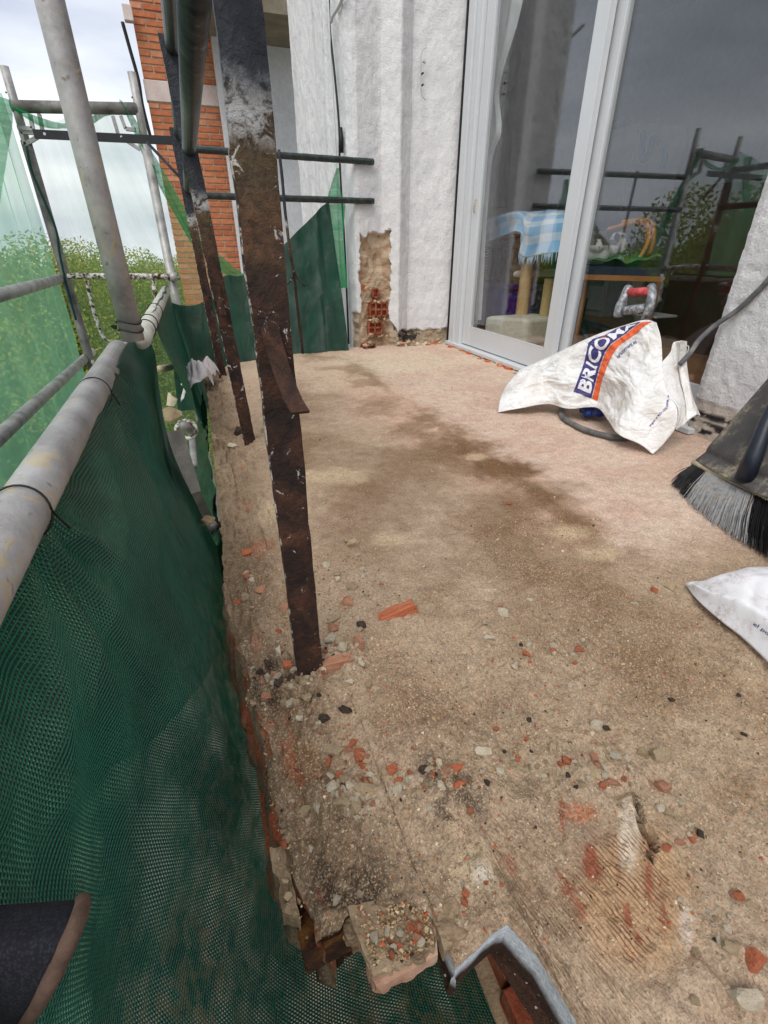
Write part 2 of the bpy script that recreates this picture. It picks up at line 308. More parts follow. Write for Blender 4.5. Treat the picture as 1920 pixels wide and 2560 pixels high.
def sheer(name, col, lo, hi, streak=(3, 40)):
    t = NT(name); mpn = t.n('Mapping'); mpn.inputs['Scale'].default_value = (streak[1], streak[0], 1); t.l(t.tc.outputs['UV'], mpn.inputs['Vector'])
    f = t.noise(1.0, 6, 0.65, mpn.outputs[0]); g = t.noise(2.5, 4, 0.5, t.tc.outputs['UV'])
    k = t.math('ADD', t.math('MULTIPLY', f, 0.6), t.math('MULTIPLY', g, 0.4))
    d = t.n('BsdfDiffuse'); d.inputs['Color'].default_value = (*col, 1); r = t.n('BsdfTranslucent'); r.inputs['Color'].default_value = (*col, 1)
    m1 = t.n('MixShader'); m1.inputs[0].default_value = 0.55; t.l(d.outputs[0], m1.inputs[1]); t.l(r.outputs[0], m1.inputs[2])
    tp = t.n('BsdfTransparent'); m2 = t.n('MixShader'); t.l(t.ramp(k, [(0.38, lo), (0.62, hi)]), m2.inputs[0])
    t.l(tp.outputs[0], m2.inputs[1]); t.l(m1.outputs[0], m2.inputs[2]); t.l(m2.outputs[0], t.out.inputs['Surface']); return t.m
M['sheer'] = sheer('light_green_debris_net', lin(142, 208, 168), 0.48, 0.64, (1.2, 14))
M['sheer_thin'] = sheer('thin_green_debris_net', lin(150, 196, 140), 0.20, 0.36, (1.2, 12))
M['sheer_dense'] = sheer('gathered_green_debris_net', lin(50, 165, 105), 0.62, 0.95, (4, 60))
# metals, glass, plastics, fabrics
M['alu'] = flat('anodised_aluminium', lin(210, 212, 214), .42, .5, .1, .08, 3, .05, 30)
M['gasket'] = flat('black_rubber', lin(20, 20, 22), 0.6)
t = NT('window_glass'); fr = t.n('Fresnel'); gg = t.n('NewGeometry'); t.l(t.math('SUBTRACT', 1.72, t.math('MULTIPLY', gg.outputs['Backfacing'], 1.72-1/1.72)), fr.inputs['IOR'])
gl = t.n('BsdfGlossy'); gl.inputs['Roughness'].default_value = 0.0; gl.inputs['Color'].default_value = (0.95, 0.97, 1, 1); tp = t.n('BsdfTransparent'); tp.inputs['Color'].default_value = (0.98, 0.99, 0.985, 1)
m = t.n('MixShader'); t.l(fr.outputs[0], m.inputs[0]); t.l(tp.outputs[0], m.inputs[1]); t.l(gl.outputs[0], m.inputs[2]); t.l(m.outputs[0], t.out.inputs['Surface']); M['glass'] = t.m
t = NT('woven_white_sack'); a = t.noise(12, 5, 0.6); b = t.noise(55, 4, 0.6, dist=0.8)
c = t.ramp(a, [(0.3, lin(206, 202, 196)), (0.6, lin(232, 230, 228))]); vq = t.n('TexVoronoi'); vq.feature = 'DISTANCE_TO_EDGE'; vq.inputs['Scale'].default_value = 22; dv = t.n('Mix', data_type='VECTOR'); nq = t.n('TexNoise'); nq.inputs['Scale'].default_value = 9; t.l(t.tc.outputs['Object'], nq.inputs['Vector']); va = t.n('VectorMath', operation='MULTIPLY_ADD'); t.l(nq.outputs['Color'], va.inputs[0]); va.inputs[1].default_value = (.12, .12, .12); t.l(t.tc.outputs['Object'], va.inputs[2]); t.l(va.outputs[0], vq.inputs['Vector'])
c = t.mix(t.math('MULTIPLY', t.ramp(t.noise(7, 6, .7), [(.5, 0.0), (.7, .45)]), 1.0), c, lin(196, 178, 158))
t.bsdf(c, 0.42, t.bump(t.ramp(vq.outputs['Distance'], [(0, 0.0), (.12, 1.0)]), 0.35, 0.004, t.bump(b, 0.5, 0.005, t.bump(a, 0.5, 0.02))), 0, 0.5); M['sack'] = t.m
t = NT('dusty_white_sack'); a = t.noise(14, 6, 0.7); b = t.noise(130, 4, 0.7)
c = t.mix(t.math('MULTIPLY', t.ramp(a, [(0.46, 0.0), (0.6, 1.0)]), t.ramp(b, [(0.45, 0.1), (0.62, 0.7)])), lin(226, 224, 226), lin(150, 116, 96)); t.bsdf(c, 0.55, t.bump(t.noise(40, 4), 0.35, 0.004), 0, 0.4); M['sack2'] = t.m
def printm(name, col):
    t = NT(name); a = t.noise(260, 3, 0.6); t.bsdf(t.mix(t.ramp(a, [(0.6, 0.0), (0.72, 0.45)]), col, lin(200, 196, 206)), 0.55, t.bump(t.noise(60, 4), 0.3, 0.003)); return t.m
M['navy'] = printm('navy_print', lin(58, 52, 112)); M['orange'] = printm('orange_print', lin(222, 96, 48)); M['wprint'] = flat('white_print', lin(232, 230, 234), 0.55, var=0.08); M['violet'] = printm('violet_print', lin(74, 62, 130))
M['red'] = rough_mat('dusty_red_rubber', lin(168, 48, 52), lin(196, 74, 76), 40, lin(206, 120, 116), 0.7, 0.3, 120)
M['castalu'] = rough_mat('mortar_spattered_cast_metal', lin(70, 72, 76), lin(126, 128, 132), 60, lin(210, 210, 210), 0.5, 0.5, 160, 0.002, 0.5, 0.3)
M['bluepl'] = rough_mat('blue_machine_plastic', lin(20, 34, 92), lin(38, 62, 140), 30, lin(130, 130, 140), 0.5, 0.3, 120)
M['greytube'] = rough_mat('grey_painted_tube', lin(74, 74, 74), lin(104, 104, 102), 30, lin(130, 126, 120), 0.6, 0.3, 120)
M['cable'] = rough_mat('grey_rubber_cable', lin(62, 62, 66), lin(100, 100, 102), 20, lin(136, 134, 130), 0.7, 0.2, 100)
t = NT('dusty_dark_broom_plastic'); a = t.noise(9, 6, .7); b = t.noise(60, 5, .75)
c = t.ramp(a, [(.3, lin(62, 60, 60)), (.7, lin(92, 88, 84))]); c = t.mix(t.math('MULTIPLY', t.ramp(a, [(.46, 0.0), (.58, 1.0)]), t.ramp(b, [(.38, 0.0), (.58, .75)])), c, lin(178, 164, 138)); t.bsdf(c, .8, t.bump(b, .4, .001)); M['broompl'] = t.m
M['cream'] = rough_mat('cream_rim_plastic', lin(170, 152, 122), lin(208, 196, 170), 30, None, 0.7, 0.3, 100)
M['navypl'] = flat('dark_blue_plastic', lin(26, 32, 44), 0.4)
M['bblack'] = flat('black_bristle', lin(24, 24, 26), 0.6); M['bgrey'] = rough_mat('grey_bristle', lin(120, 120, 122), lin(168, 168, 168), 60, lin(150, 134, 116), 0.6, 0.0, 60)
t = NT('navy_knit'); vo = t.n('TexVoronoi'); vo.inputs['Scale'].default_value = 620; vo.feature = 'F1'; t.l(t.tc.outputs['Object'], vo.inputs['Vector'])
t.bsdf(t.ramp(vo.outputs['Distance'], [(0.1, lin(42, 42, 48)), (0.6, lin(24, 24, 30))]), 0.9, t.bump(vo.outputs['Distance'], -0.5, 0.001), 0, 0.2); M['knit'] = t.m
M['brownhem'] = rough_mat('brown_edging', lin(78, 60, 50), lin(108, 84, 70), 60, None, 0.85, 0.4, 200)
M['rag'] = rough_mat('white_cotton_rag', lin(206, 196, 194), lin(230, 224, 222), 20, None, 0.9, 0.3, 120)
M['leaf'] = None
t = NT('autumn_foliage'); oi = t.n('Attribute'); oi.attribute_name = 'Col'
d = t.n('BsdfDiffuse'); t.l(oi.outputs['Color'], d.inputs['Color']); r = t.n('BsdfTranslucent'); t.l(oi.outputs['Color'], r.inputs['Color']); m = t.n('MixShader'); m.inputs[0].default_value = 0.35
t.l(d.outputs[0], m.inputs[1]); t.l(r.outputs[0], m.inputs[2]); t.l(m.outputs[0], t.out.inputs['Surface']); M['leaf'] = t.m
M['bark'] = rough_mat('grey_brown_bark', lin(70, 58, 46), lin(104, 90, 72), 6, None, 0.95, 0.8, 30, 0.02)
M['ground'] = rough_mat('pale_street_ground', lin(140, 134, 122), lin(176, 170, 154), 0.3, lin(150, 150, 120), 0.95, 0.2, 6, 0.02)
M['sisal'] = rough_mat('sisal_rope', lin(206, 172, 120), lin(230, 202, 152), 60, None, 0.9, 0.6, 300)
M['plush'] = rough_mat('cream_plush', lin(222, 214, 192), lin(240, 236, 222), 30, None, 0.95, 0.9, 140, 0.006)
M['bluebox'] = flat('blue_storage_plastic', lin(40, 52, 196), 0.4)
M['wicker'] = rough_mat('dark_wicker', lin(50, 46, 36), lin(92, 86, 68), 40, None, 0.8, 0.5, 100)
M['wood'] = rough_mat('bent_beech', lin(188, 120, 62), lin(214, 150, 88), 6, None, 0.5, 0.1, 40, 0.001, 0.5)
M['greencl'] = rough_mat('green_seat_cloth', lin(40, 96, 52), lin(78, 134, 74), 14, lin(120, 160, 96), 0.9, 0.4, 120)
M['darkcl'] = flat('dark_blue_seat_pad', lin(40, 46, 66), 0.9)
M['parquet'] = rough_mat('brown_parquet', lin(150, 104, 64), lin(180, 130, 86), 3, None, 0.5, 0.1, 30)
M['roomwall'] = rough_mat('grey_white_room_wall', lin(224, 226, 228), lin(236, 238, 240), 2, None, 0.9, 0.1, 40)
M['curtain'] = flat('white_curtain', lin(206, 208, 208), 0.9)
M['whitepl'] = flat('white_lacquer', lin(206, 206, 206), 0.4); M['picture'] = flat('grey_blue_print', lin(120, 132, 146), 0.5)
M['darkgrey'] = flat('dark_grey_steel', lin(86, 92, 98), 0.35, 0.5, 0.5)
M['redcl'] = flat('dark_red_cloth', lin(110, 28, 34), 0.9)
M['bluegreycl'] = flat('blue_grey_cloth', lin(88, 110, 150), 0.8)
t = NT('blue_white_plaid_fleece'); s = t.n('SeparateXYZ'); t.l(t.tc.outputs['UV'], s.inputs[0])
fa = t.ramp(t.math('FRACT', t.math('MULTIPLY', s.outputs['X'], 5.0)), [(0.0, 0.0), (0.50, 0.0), (0.56, 1.0), (0.94, 1.0), (1.0, 0.0)]); fb = t.ramp(t.math('FRACT', t.math('MULTIPLY', s.outputs['Y'], 6.0)), [(0.0, 0.0), (0.50, 0.0), (0.56, 1.0), (0.94, 1.0), (1.0, 0.0)])
c = t.mix(t.math('MULTIPLY', t.math('ADD', fa, fb), 0.5), lin(134, 188, 230), lin(236, 240, 244)); t.bsdf(c, 0.95, t.bump(t.noise(200, 3), 0.5, 0.002), 0, 0.1); M['plaid'] = t.m
t = NT('cat_fur'); t.bsdf(t.attr('Col'), 0.95, t.bump(t.noise(160, 4), 0.5, 0.002), 0, 0.1); M['fur'] = t.m
M['eye'] = flat('amber_eye', lin(150, 120, 50), 0.1, var=0.0); M['pupil'] = flat('black_pupil', lin(8, 8, 8), 0.1, var=0.0); M['nose'] = flat('pink_nose', lin(196, 140, 132), 0.6)

# ------------------------------------------------------------------ balcony floor
LEFT = [(506, 900), (508, 930), (520, 1000), (530, 1100), (548, 1300), (556, 1400), (560, 1500), (576, 1560), (590, 1640), (604, 1760), (628, 1815), (650, 1860), (654, 1950), (665, 2050), (688, 2150), (704, 2230), (735, 2300), (752, 2345)]
LP = np.array([gz(u, v)[:2] for u, v in LEFT]); LP = LP[np.argsort(LP[:, 1])]
FP = np.array([gz(u, v)[:2] for u, v in [(752, 2345), (770, 2372), (866, 2290), (940, 2262), (1022, 2243), (1085, 2290), (1098, 2440), (1190, 2372), (1268, 2308), (1330, 2378), (1392, 2465), (1440, 2560)]])
FP = np.vstack([FP, [[0.245, -0.06], [0.29, -0.34], [1.8, -0.36]]])
for i in range(1, len(FP)): FP[i, 0] = max(FP[i, 0], FP[i-1, 0]+0.0015)
FARE = np.array([gz(u, v)[:2] for u, v in [(560, 912), (640, 900), (690, 893), (726, 890), (735, 883), (775, 884), (800, 876), (890, 868)]])
CRK = np.array([gz(u, v)[:2] for u, v in [(1585, 1980), (1598, 2030), (1606, 2075), (1628, 2085), (1634, 2110), (1622, 2150)]])
def seg_d(x, y, P):
    d = np.full(np.shape(x), 9.0); par = np.zeros(np.shape(x))
    for i in range(len(P)-1):
        a, b = P[i], P[i+1]; ab = b-a; w = np.clip(((x-a[0])*ab[0]+(y-a[1])*ab[1])/(ab@ab), 0, 1)
        q = np.hypot(x-a[0]-w*ab[0], y-a[1]-w*ab[1]); par = np.where(q < d, i+w, par); d = np.minimum(d, q)
    return d, par/(len(P)-1)
HEAPS = [(gz(u, v)[:2], r_, h_) for u, v, r_, h_ in ((890, 1970, .05, .008), (840, 1640, .045, .008), (700, 1690, .05, .008), (770, 1740, .06, .006), (1490, 1930, .06, .005), (1120, 1950, .07, .006), (650, 1100, .06, .008), (640, 1120, .05, .006))]
RIDGE = np.array([gz(u, v)[:2] for u, v in ((860, 900), (905, 925), (985, 990), (1075, 1050), (1150, 1108), (1240, 1160), (1330, 1225), (1400, 1280), (1470, 1335), (1500, 1385), (1480, 1440))])
LEDGE = np.array([gz(u, v)[:2] for u, v in [(600, 1780), (700, 1900), (800, 1990), (1000, 2010)]])
def H(x, y):
    x = np.asarray(x, float); y = np.asarray(y, float)
    r = 0.007*fbm(x*2.2, y*2.2, s=1) + 0.0032*fbm(x*11, y*11, s=2) + 0.0026*fbm(x*38, y*38, s=3, o=3)
    e = 1-sst(0.02, 0.16, x+0.03*fbm(y*5, x*2, s=9)); r = r - 0.020*e + e*(0.010*vn(x*40, y*5.5, s=4) + 0.020*fbm(x*24, y*15, s=5) + .008*np.abs(vn(x*60, y*34, s=7)))
    nf = 1-sst(0.55, 1.0, y+0.25*x); r = r + nf*(0.007*fbm(x*28, y*28, s=6) + 0.006*np.maximum(0, vn(x*45, y*45, s=8)))
    r = r + (.0010+.0020*nf)*vn(x*165, y*165, s=15) + e*.009*sst(-.05, .25, vn(x*30+.6*y, y*5.0, s=16)+.5*fbm(x*30, y*26, s=18))+e*.010*np.maximum(0, vn(x*70, y*62, s=17))
    for (hx_, hy_), hr_, hh_ in HEAPS: q_ = np.exp(-((x-hx_)**2+(y-hy_)**2)/hr_**2); r = r + q_*(hh_+.010*fbm(x*34, y*34, s=12)+.006*np.abs(vn(x*70, y*70, s=13)))
    r = r + .004*np.exp(-(seg_d(x, y, RIDGE)[0]/.02)**2)*(.6+fbm(x*20, y*20, s=14))
    d, p = seg_d(x, y, CRK); w = 0.0008+0.0026*np.sin(np.pi*np.clip(p, 0, 1)); r = r - 0.04*(1-sst(w*0.5, w*1.6, d))
    return r
G = lambda u, v: gz(u, v)[:2]
def blob(x, y, u, v, ru, rv, s=0, soft=0.5, rag=0.5):
    P = G(u, v); ax = np.linalg.norm(G(u+ru, v)-P); ay = np.linalg.norm(G(u, v-rv)-P)
    d1 = G(u+ru, v)-P; d1 /= np.linalg.norm(d1); d2 = G(u, v-rv)-P; d2 /= np.linalg.norm(d2)
    q = np.stack([x-P[0], y-P[1]], -1); A = np.array([d1, d2]).T; k = q @ np.linalg.inv(A).T
    r = np.hypot(k[..., 0]/ax, k[..., 1]/ay) + rag*fbm(x*9, y*9, s=s+31)+0.5*rag*fbm(x*40, y*40, s=s+51, o=2)
    return 1-sst(1-soft, 1+soft*0.3, r)
def floor_cols(x, y):
    n = x.shape; c = np.empty(n+(3,)); c[:] = lin(176, 152, 125)
    def put(f, col): c[:] = c*(1-f[..., None]) + np.array(col)*f[..., None]
    put(0.5+0.5*np.clip(2.2*fbm(x*3, y*3, s=40), -1, 1), lin(190, 164, 140))
    put(0.65*sst(0.05, 0.35, fbm(x*5, y*5, s=41)), lin(158, 132, 108))
    put(sst(0.62, 0.86, x+0.16*y*0.4+0.12*fbm(x*4, y*4, s=42))*sst(0.55, 0.9, y), lin(208, 172, 148))          # pinkish, worn towards the door
    put(sst(2.05, 2.7, y+0.5*(x-0.6)+0.25*fbm(x*5, y*5, s=43)), lin(208, 182, 156))
    sx_ = np.interp(y, RIDGE[:, 1][::-1], RIDGE[:, 0][::-1]); pk = sst(.02, .10, x-sx_+.05*fbm(x*7, y*7, s=49)+.02*fbm(x*30, y*30, s=50))*sst(.55, .75, y); put(.92*pk, lin(212, 184, 164)); put(.5*pk*sst(-.05, .25, fbm(x*6, y*6, s=53)), lin(200, 164, 144)); put(.5*pk*sst(.05, .3, fbm(x*11, y*11, s=52)), lin(218, 196, 176))
    dR, _ = seg_d(x, y, RIDGE); put(.9*(1-sst(.002, .042, dR+.03*fbm(x*9, y*9, s=54)+.022*fbm(x*40, y*40, s=55)))*sst(-.45, .1, fbm(x*5, y*5, s=56))*.55, lin(118, 86, 58))
    put(.55*(1-sst(.05, .22, np.abs(x-sx_+.10)+.05*fbm(x*6, y*6, s=57)))*sst(-.2, .2, fbm(x*8, y*8, s=58)), lin(136, 106, 76))
    put(0.8*blob(x, y, 1000, 905, 190, 26, 3), lin(216, 196, 170))
    for u, v, a, b, k in ((900, 925, 50, 22, .5), (960, 1010, 70, 30, .5), (1050, 1060, 80, 40, .6), (1150, 1110, 90, 40, .8), (1260, 1175, 90, 36, .85), (1360, 1240, 95, 40, .8), (1450, 1310, 90, 40, .7), (1560, 1400, 90, 50, .5), (740, 1010, 80, 70, .4), (760, 1110, 90, 60, .4), (1300, 1400, 220, 120, .5), (900, 1240, 130, 70, .45), (1250, 1290, 170, 60, .5), (1060, 1160, 200, 60, .45), (900, 1350, 120, 90, .4), (1500, 1560, 200, 90, .4), (1000, 1700, 140, 90, .3), (1120, 1790, 180, 70, .4), (1600, 1700, 160, 120, .3)):
        put(min(1, k*1.2)*blob(x, y, u, v, a, b, u, 0.9, 0.8), lin(120, 88, 60))
    for u, v, a, b in ((1190, 1145, 36, 10), (1420, 1330, 60, 22), (1500, 1380, 60, 22), (700, 1270, 90, 26), (830, 1190, 120, 20), (980, 1350, 60, 18)):
        put(0.7*blob(x, y, u, v, a, b, u, 0.7, 0.5), lin(206, 180, 146))
    e = 1-sst(0.03, 0.13, x+0.04*fbm(y*6, x*3, s=44)); put(0.75*e, lin(146, 122, 96)); put(0.5*e*sst(0.05, 0.3, fbm(x*14, y*7, s=45)), lin(112, 88, 66))
    put(0.35*e*sst(0.36, 0.44, fbm(x*20, y*8, s=46)), lin(178, 92, 62))
    for u, v, a, b, k in ((700, 1690, 90, 50, .75), (1090, 2000, 100, 66, .75), (1350, 1965, 80, 44, .5), (870, 2160, 120, 76, .7), (960, 2240, 140, 40, .6), (1080, 1905, 30, 40, .6), (1180, 1990, 60, 40, .6), (1290, 2060, 40, 30, .5)):
        bb_ = k*blob(x, y, u, v, a, b, u, 0.9, 1.7)*sst(-.25, .15, fbm(x*60, y*60, s=59, o=3)+.3*fbm(x*16, y*16, s=60)); put(bb_, lin(66, 51, 42))
    put(0.6*blob(x, y, 760, 1900, 60, 60, 7), lin(140, 98, 66)); put(0.55*blob(x, y, 905, 1995, 60, 60, 8), lin(190, 172, 148))
    put(0.7*blob(x, y, 1180, 2170, 90, 70, 9), lin(190, 170, 140)); put(0.8*blob(x, y, 1205, 2190, 26, 22, 11), lin(224, 216, 200))
    put(0.75*blob(x, y, 1590, 2230, 170, 200, 12, .5, .3), lin(190, 154, 114)); put(0.8*blob(x, y, 1570, 2090, 26, 80, 13), lin(222, 206, 184))
    put(0.6*blob(x, y, 1500, 2480, 140, 80, 16), lin(196, 172, 146)); put(0.8*blob(x, y, 1720, 2310, 20, 60, 17), lin(218, 200, 184))
    put(0.8*blob(x, y, 1455, 2030, 50, 26, 14), lin(176, 100, 66)); put(0.7*blob(x, y, 1270, 1790, 90, 26, 15), lin(150, 128, 104))
    for u, v, a, b in ((1475, 2150, 18, 40), (1495, 2180, 12, 30), (1620, 2210, 14, 70), (1660, 2280, 12, 60), (1570, 2290, 12, 34), (1600, 2340, 16, 24), (1635, 2390, 14, 20), (1420, 2230, 12, 22), (1450, 2275, 8, 20), (1275, 2160, 10, 34), (1405, 2050, 10, 60), (1740, 2390, 16, 22), (1400, 2190, 12, 20)):
        put(0.9*blob(x, y, u, v, a, b, u, 0.35, 0.9), lin(150, 82, 58))
    e2 = (1-sst(0.02, 0.05, x))*(1-sst(0.5, 0.62, y)); put(0.4*e2*sst(0.26, 0.34, fbm(x*50, y*16, s=48)), lin(196, 96, 60))
    d, p = seg_d(x, y, CRK); put(.9*(1-sst(0.002, 0.005, d)), lin(62, 46, 36))
    return c
yt = [0.2]
while yt[-1] < 3.24: yt.append(yt[-1]+0.0024+0.0042*(yt[-1]-0.2)/1.0)
xt = [-0.05]
while xt[-1] < 1.86: xt.append(xt[-1]+0.0022+0.0055*max(0, xt[-1]-0.05))
xt, yt = np.array(xt), np.array(yt); nx, ny = len(xt), len(yt)
XB, YB = np.meshgrid(xt, yt, indexing='ij')
xl = np.interp(YB, LP[:, 1], LP[:, 0]) + 0.005*fbm(YB*24, 0.3, s=61) + 0.003*vn(YB*90, 0.7, s=62)
xl = xl + .016*(1-sst(.6, .85, YB))
X = XB + (xl+0.05)*np.clip(1-(XB+0.05)/0.22, 0, 1)
y0 = np.interp(X[:, :1], FP[:, 0], FP[:, 1]) + 0.003*vn(X[:, :1]*90, 0.2, s=63)*(X[:, :1] < .11)
yf = np.interp(X[:, -1:], FARE[:, 0], FARE[:, 1])
Y = YB + (y0-0.2)*np.clip(1-(YB-0.2)/0.42, 0, 1)
yfar = np.interp(XB, FARE[:, 0], FARE[:, 1]); Y = np.where(YB > 2.6, 2.6+(YB-2.6)*(yfar+0.012*fbm(XB*12, 0, s=64)-2.6)/(yt[-1]-2.6), Y)
Z = H(X, Y); FC = floor_cols(X, Y)
ribm = blob(X, Y, 1560, 2240, 150, 190, 70, 0.4, 0.35); gritm = np.clip((1-sst(0.55, 1.2, Y+0.3*X)) + 0.35 + 0.5*fbm(X*6, Y*6, s=71), 0, 1)*(1-0.8*ribm)
MK = np.stack([ribm, gritm, 0*X], -1)
V = np.stack([X, Y, Z], -1).reshape(-1, 3); F = gridfaces(nx, ny); FCv = FC.reshape(-1, 3); MKv = MK.reshape(-1, 3)
idx = np.arange(nx*ny).reshape(nx, ny)
ring = np.concatenate([idx[0, ::-1], idx[1:, 0], idx[-1, 1:], idx[-2:0:-1, -1]])
nL = ny; base = V[ring]; m_ = len(ring); sk = []; skc = []; nxt = np.roll(base, -1, 0)-np.roll(base, 1, 0)
out = np.stack([nxt[:, 1], -nxt[:, 0], 0*nxt[:, 0]], 1); out /= np.linalg.norm(out, axis=1, keepdims=True)+1e-9
if out[5, 0] > 0: out = -out
isf = np.zeros(m_, bool); isf[nL:nL+nx-1] = True
for k, dz in enumerate((0.006, 0.016, 0.034, 0.062, 0.10, 0.14)):
    q = base.copy(); amp = 0.010 if k > 1 else 0.004
    o_ = amp*fbm(base[:, 0]*24+k*3, base[:, 1]*24, dz*40, s=80+k)-0.006*k*0.5
    lip = (np.arange(m_) < nL) & (base[:, 1] < .9) & (base[:, 1] > .25); o_ = np.where(lip, (k+1)*.0042*sst(.25, .33, base[:, 1])*(1-sst(.75, .9, base[:, 1]))+.012*fbm(base[:, 1]*30, dz*50+base[:, 0]*9, s=83), o_)
    hole = isf & (base[:, 0] > 0.108) & (base[:, 0] < 0.4); o_ = np.where(hole, -0.0015*k+0.002*fbm(base[:, 0]*40, base[:, 1]*40, s=85), o_)
    q = q + out*o_[:, None]; q[:, 2] = base[:, 2]-dz*np.where(hole & (k > 2), 0.65, 1.0)
    cc = np.empty((m_, 3)); cc[:] = lin(142, 122, 98); tr = .8*sst(0.10, 0.2, fbm(base[:, 1]*14, dz*60, s=90)+.3*fbm(base[:, 1]*60, dz*90, s=91))*(base[:, 1] < 0.75)
    cc = cc*(1-tr[:, None])+np.array(lin(186, 92, 58))*tr[:, None]
    rb = isf & (base[:, 0] < 0.047); cc[rb] = lin(54, 32, 20)
    cc[hole] = lin(222, 226, 232) if k < 4 else lin(70, 50, 40)
    sk.append(q); skc.append(cc)
b0 = len(V); prev = ring; fs = []
for k in range(6):
    cur = b0+k*m_+np.arange(m_); fs.append(np.stack([prev, np.roll(prev, -1), np.roll(cur, -1), cur], 1)); prev = cur
V = np.vstack([V]+sk); FCv = np.vstack([FCv]+skc); MKv = np.vstack([MKv, np.zeros((6*m_, 3))]); F = np.vstack([F]+fs)
Fl = [tuple(f) for f in F]+[tuple(prev[::-1])]
floor = mk('balcony_floor', V, Fl, M['floor'], cols={'Col': FCv, 'Msk': MKv}, smooth=False); tag(floor, kind='structure')
def fl(u, v): P = gz(u, v); P[2] = float(H(P[0], P[1])); return P

# broken layers on the near corner of the slab, and the rusted beam end
a, b, c_, d = (gz(u, v, -0.012) for u, v in ((866, 2272), (944, 2470), (1096, 2385), (1086, 2245)))
def slabpiece(name, q, m, parent, th, seed, nn=16, top_col=None, amp=0.004):
    s, t_ = np.meshgrid(np.linspace(0, 1, nn), np.linspace(0, 1, nn), indexing='ij')
    P = ((1-s)*(1-t_))[..., None]*q[0]+(s*(1-t_))[..., None]*q[1]+(s*t_)[..., None]*q[2]+((1-s)*t_)[..., None]*q[3]
    P[..., :2] += amp*np.stack([fbm(P[..., 0]*40, P[..., 1]*40, s=seed), fbm(P[..., 0]*40, P[..., 1]*40, s=seed+5)], -1); P[..., 2] += amp*1.4*fbm(P[..., 0]*60, P[..., 1]*60, s=seed+9)
    V = P.reshape(-1, 3); n = nn*nn; F = gridfaces(nn, nn).tolist(); W = V.copy(); W[:, 2] -= th; W[:, :2] += 0.003*np.stack([vn(V[:, 0]*200, V[:, 1]*200, s=seed), vn(V[:, 1]*200, V[:, 0]*200, s=seed+1)], 1)
    F += [[n+i for i in f[::-1]] for f in F]; I = np.arange(n).reshape(nn, nn); R = np.concatenate([I[0], I[1:, -1], I[-1, -2::-1], I[-2:0:-1, 0]])
    for i in range(len(R)): A, B = R[i], R[(i+1) % len(R)]; F.append([B, A, n+A, n+B])
    return mk(name, np.vstack([V, W]), F, m, parent)
slabpiece('tile', [a, b, c_, d], rough_mat('dusty_pink_tile', lin(176, 128, 104), lin(200, 158, 132), 30, lin(206, 182, 156), .95, .7, 120, .003), floor, 0.017, 101, amp=.0025)
q = [gz(u, v, -0.0045) for u, v in ((872, 2268), (940, 2448), (1086, 2370), (1082, 2240))]
slabpiece('mortar_bed', q, M['mortar'], floor, 0.006, 103, 30, amp=0.006)
def front_lumps():
    for i, (u, v, z, px, mm) in enumerate(((1108, 2300, -.004, 34, 'chunkw'), (1130, 2345, -.008, 24, 'chunk'), (1085, 2275, -.004, 22, 'chunk'), (872, 2300, -.02, 22, 'chunkw'), (884, 2335, -.025, 18, 'chunkw'), (866, 2345, -.03, 16, 'chunk'), (720, 2240, -.01, 20, 'chunk'), (738, 2285, -.014, 20, 'mortar'), (712, 2200, -.01, 16, 'chunk'))):
        p = gz(u, v, z); lump('mortar_lump', p, px*.62*depth(p)/FPX, M['mortar' if mm != 'chunk' else 'chunk'], floor, 520+i, .6)
    slabpiece('mortar_layer', [gz(u, v, .002) for u, v in ((1066, 2262), (1102, 2378), (1166, 2338), (1130, 2246))], M['mortar'], floor, .018, 121, 22, amp=.007)
    slabpiece('mortar_layer', [gz(u, v, -.014) for u, v in ((838, 2262), (874, 2352), (908, 2336), (890, 2256))], M['mortar'], floor, .02, 123, 16, amp=.006)
    slabpiece('mortar_layer', [gz(u, v, -.016) for u, v in ((672, 2120), (708, 2292), (748, 2310), (716, 2110))], M['mortar'], floor, .03, 125, 22, amp=.008)
    A, B = np.array([*FP[0], 0]), np.array([*FP[2], 0]); d_ = (B-A)/np.linalg.norm(B-A); n_ = np.array([d_[1], -d_[0], 0]); A = A-d_*.002+n_*.004; B = B+d_*.004+n_*.004; bk_ = -n_*.12
    MB().hexa([A+np.array([0, 0, -.085]), B+np.array([0, 0, -.080]), B+bk_+np.array([0, 0, -.085]), A+bk_+np.array([0, 0, -.085])], [A+np.array([0, 0, -.036]), B+np.array([0, 0, -.030]), B+bk_+np.array([0, 0, -.06]), A+bk_+np.array([0, 0, -.06])]).build('steel_beam_end', M['rustbeam'], floor, False, .003)
# rubble masonry glimpsed through the hole, standing on the storey below
lb = thing('brick_pier', 'broken brick masonry seen below through the hole in the slab', 'masonry', tuple(gz(1270, 2500, -0.72)))
p = gz(1255, 2470, -0.40)
MB().box((p[0]-0.03, p[1]-0.07, -0.72), (p[0]+0.34, p[1]+0.22, -0.41)).build('mortar_core', M['mortar'], lb, False, .02)
for i, (dx, dy, w, d_, hh) in enumerate(((-.01, -.06, .09, .05, .05), (.06, -.05, .07, .11, .035), (.0, .0, .05, .08, .045), (.09, .07, .10, .06, .04), (.17, -.05, .08, .07, .05), (-.02, .09, .08, .05, .03))):
    MB().box((p[0]+dx, p[1]+dy, -.43), (p[0]+dx+w, p[1]+dy+d_, -.41+hh)).build('brick', M['terra3'], lb, False, .002)
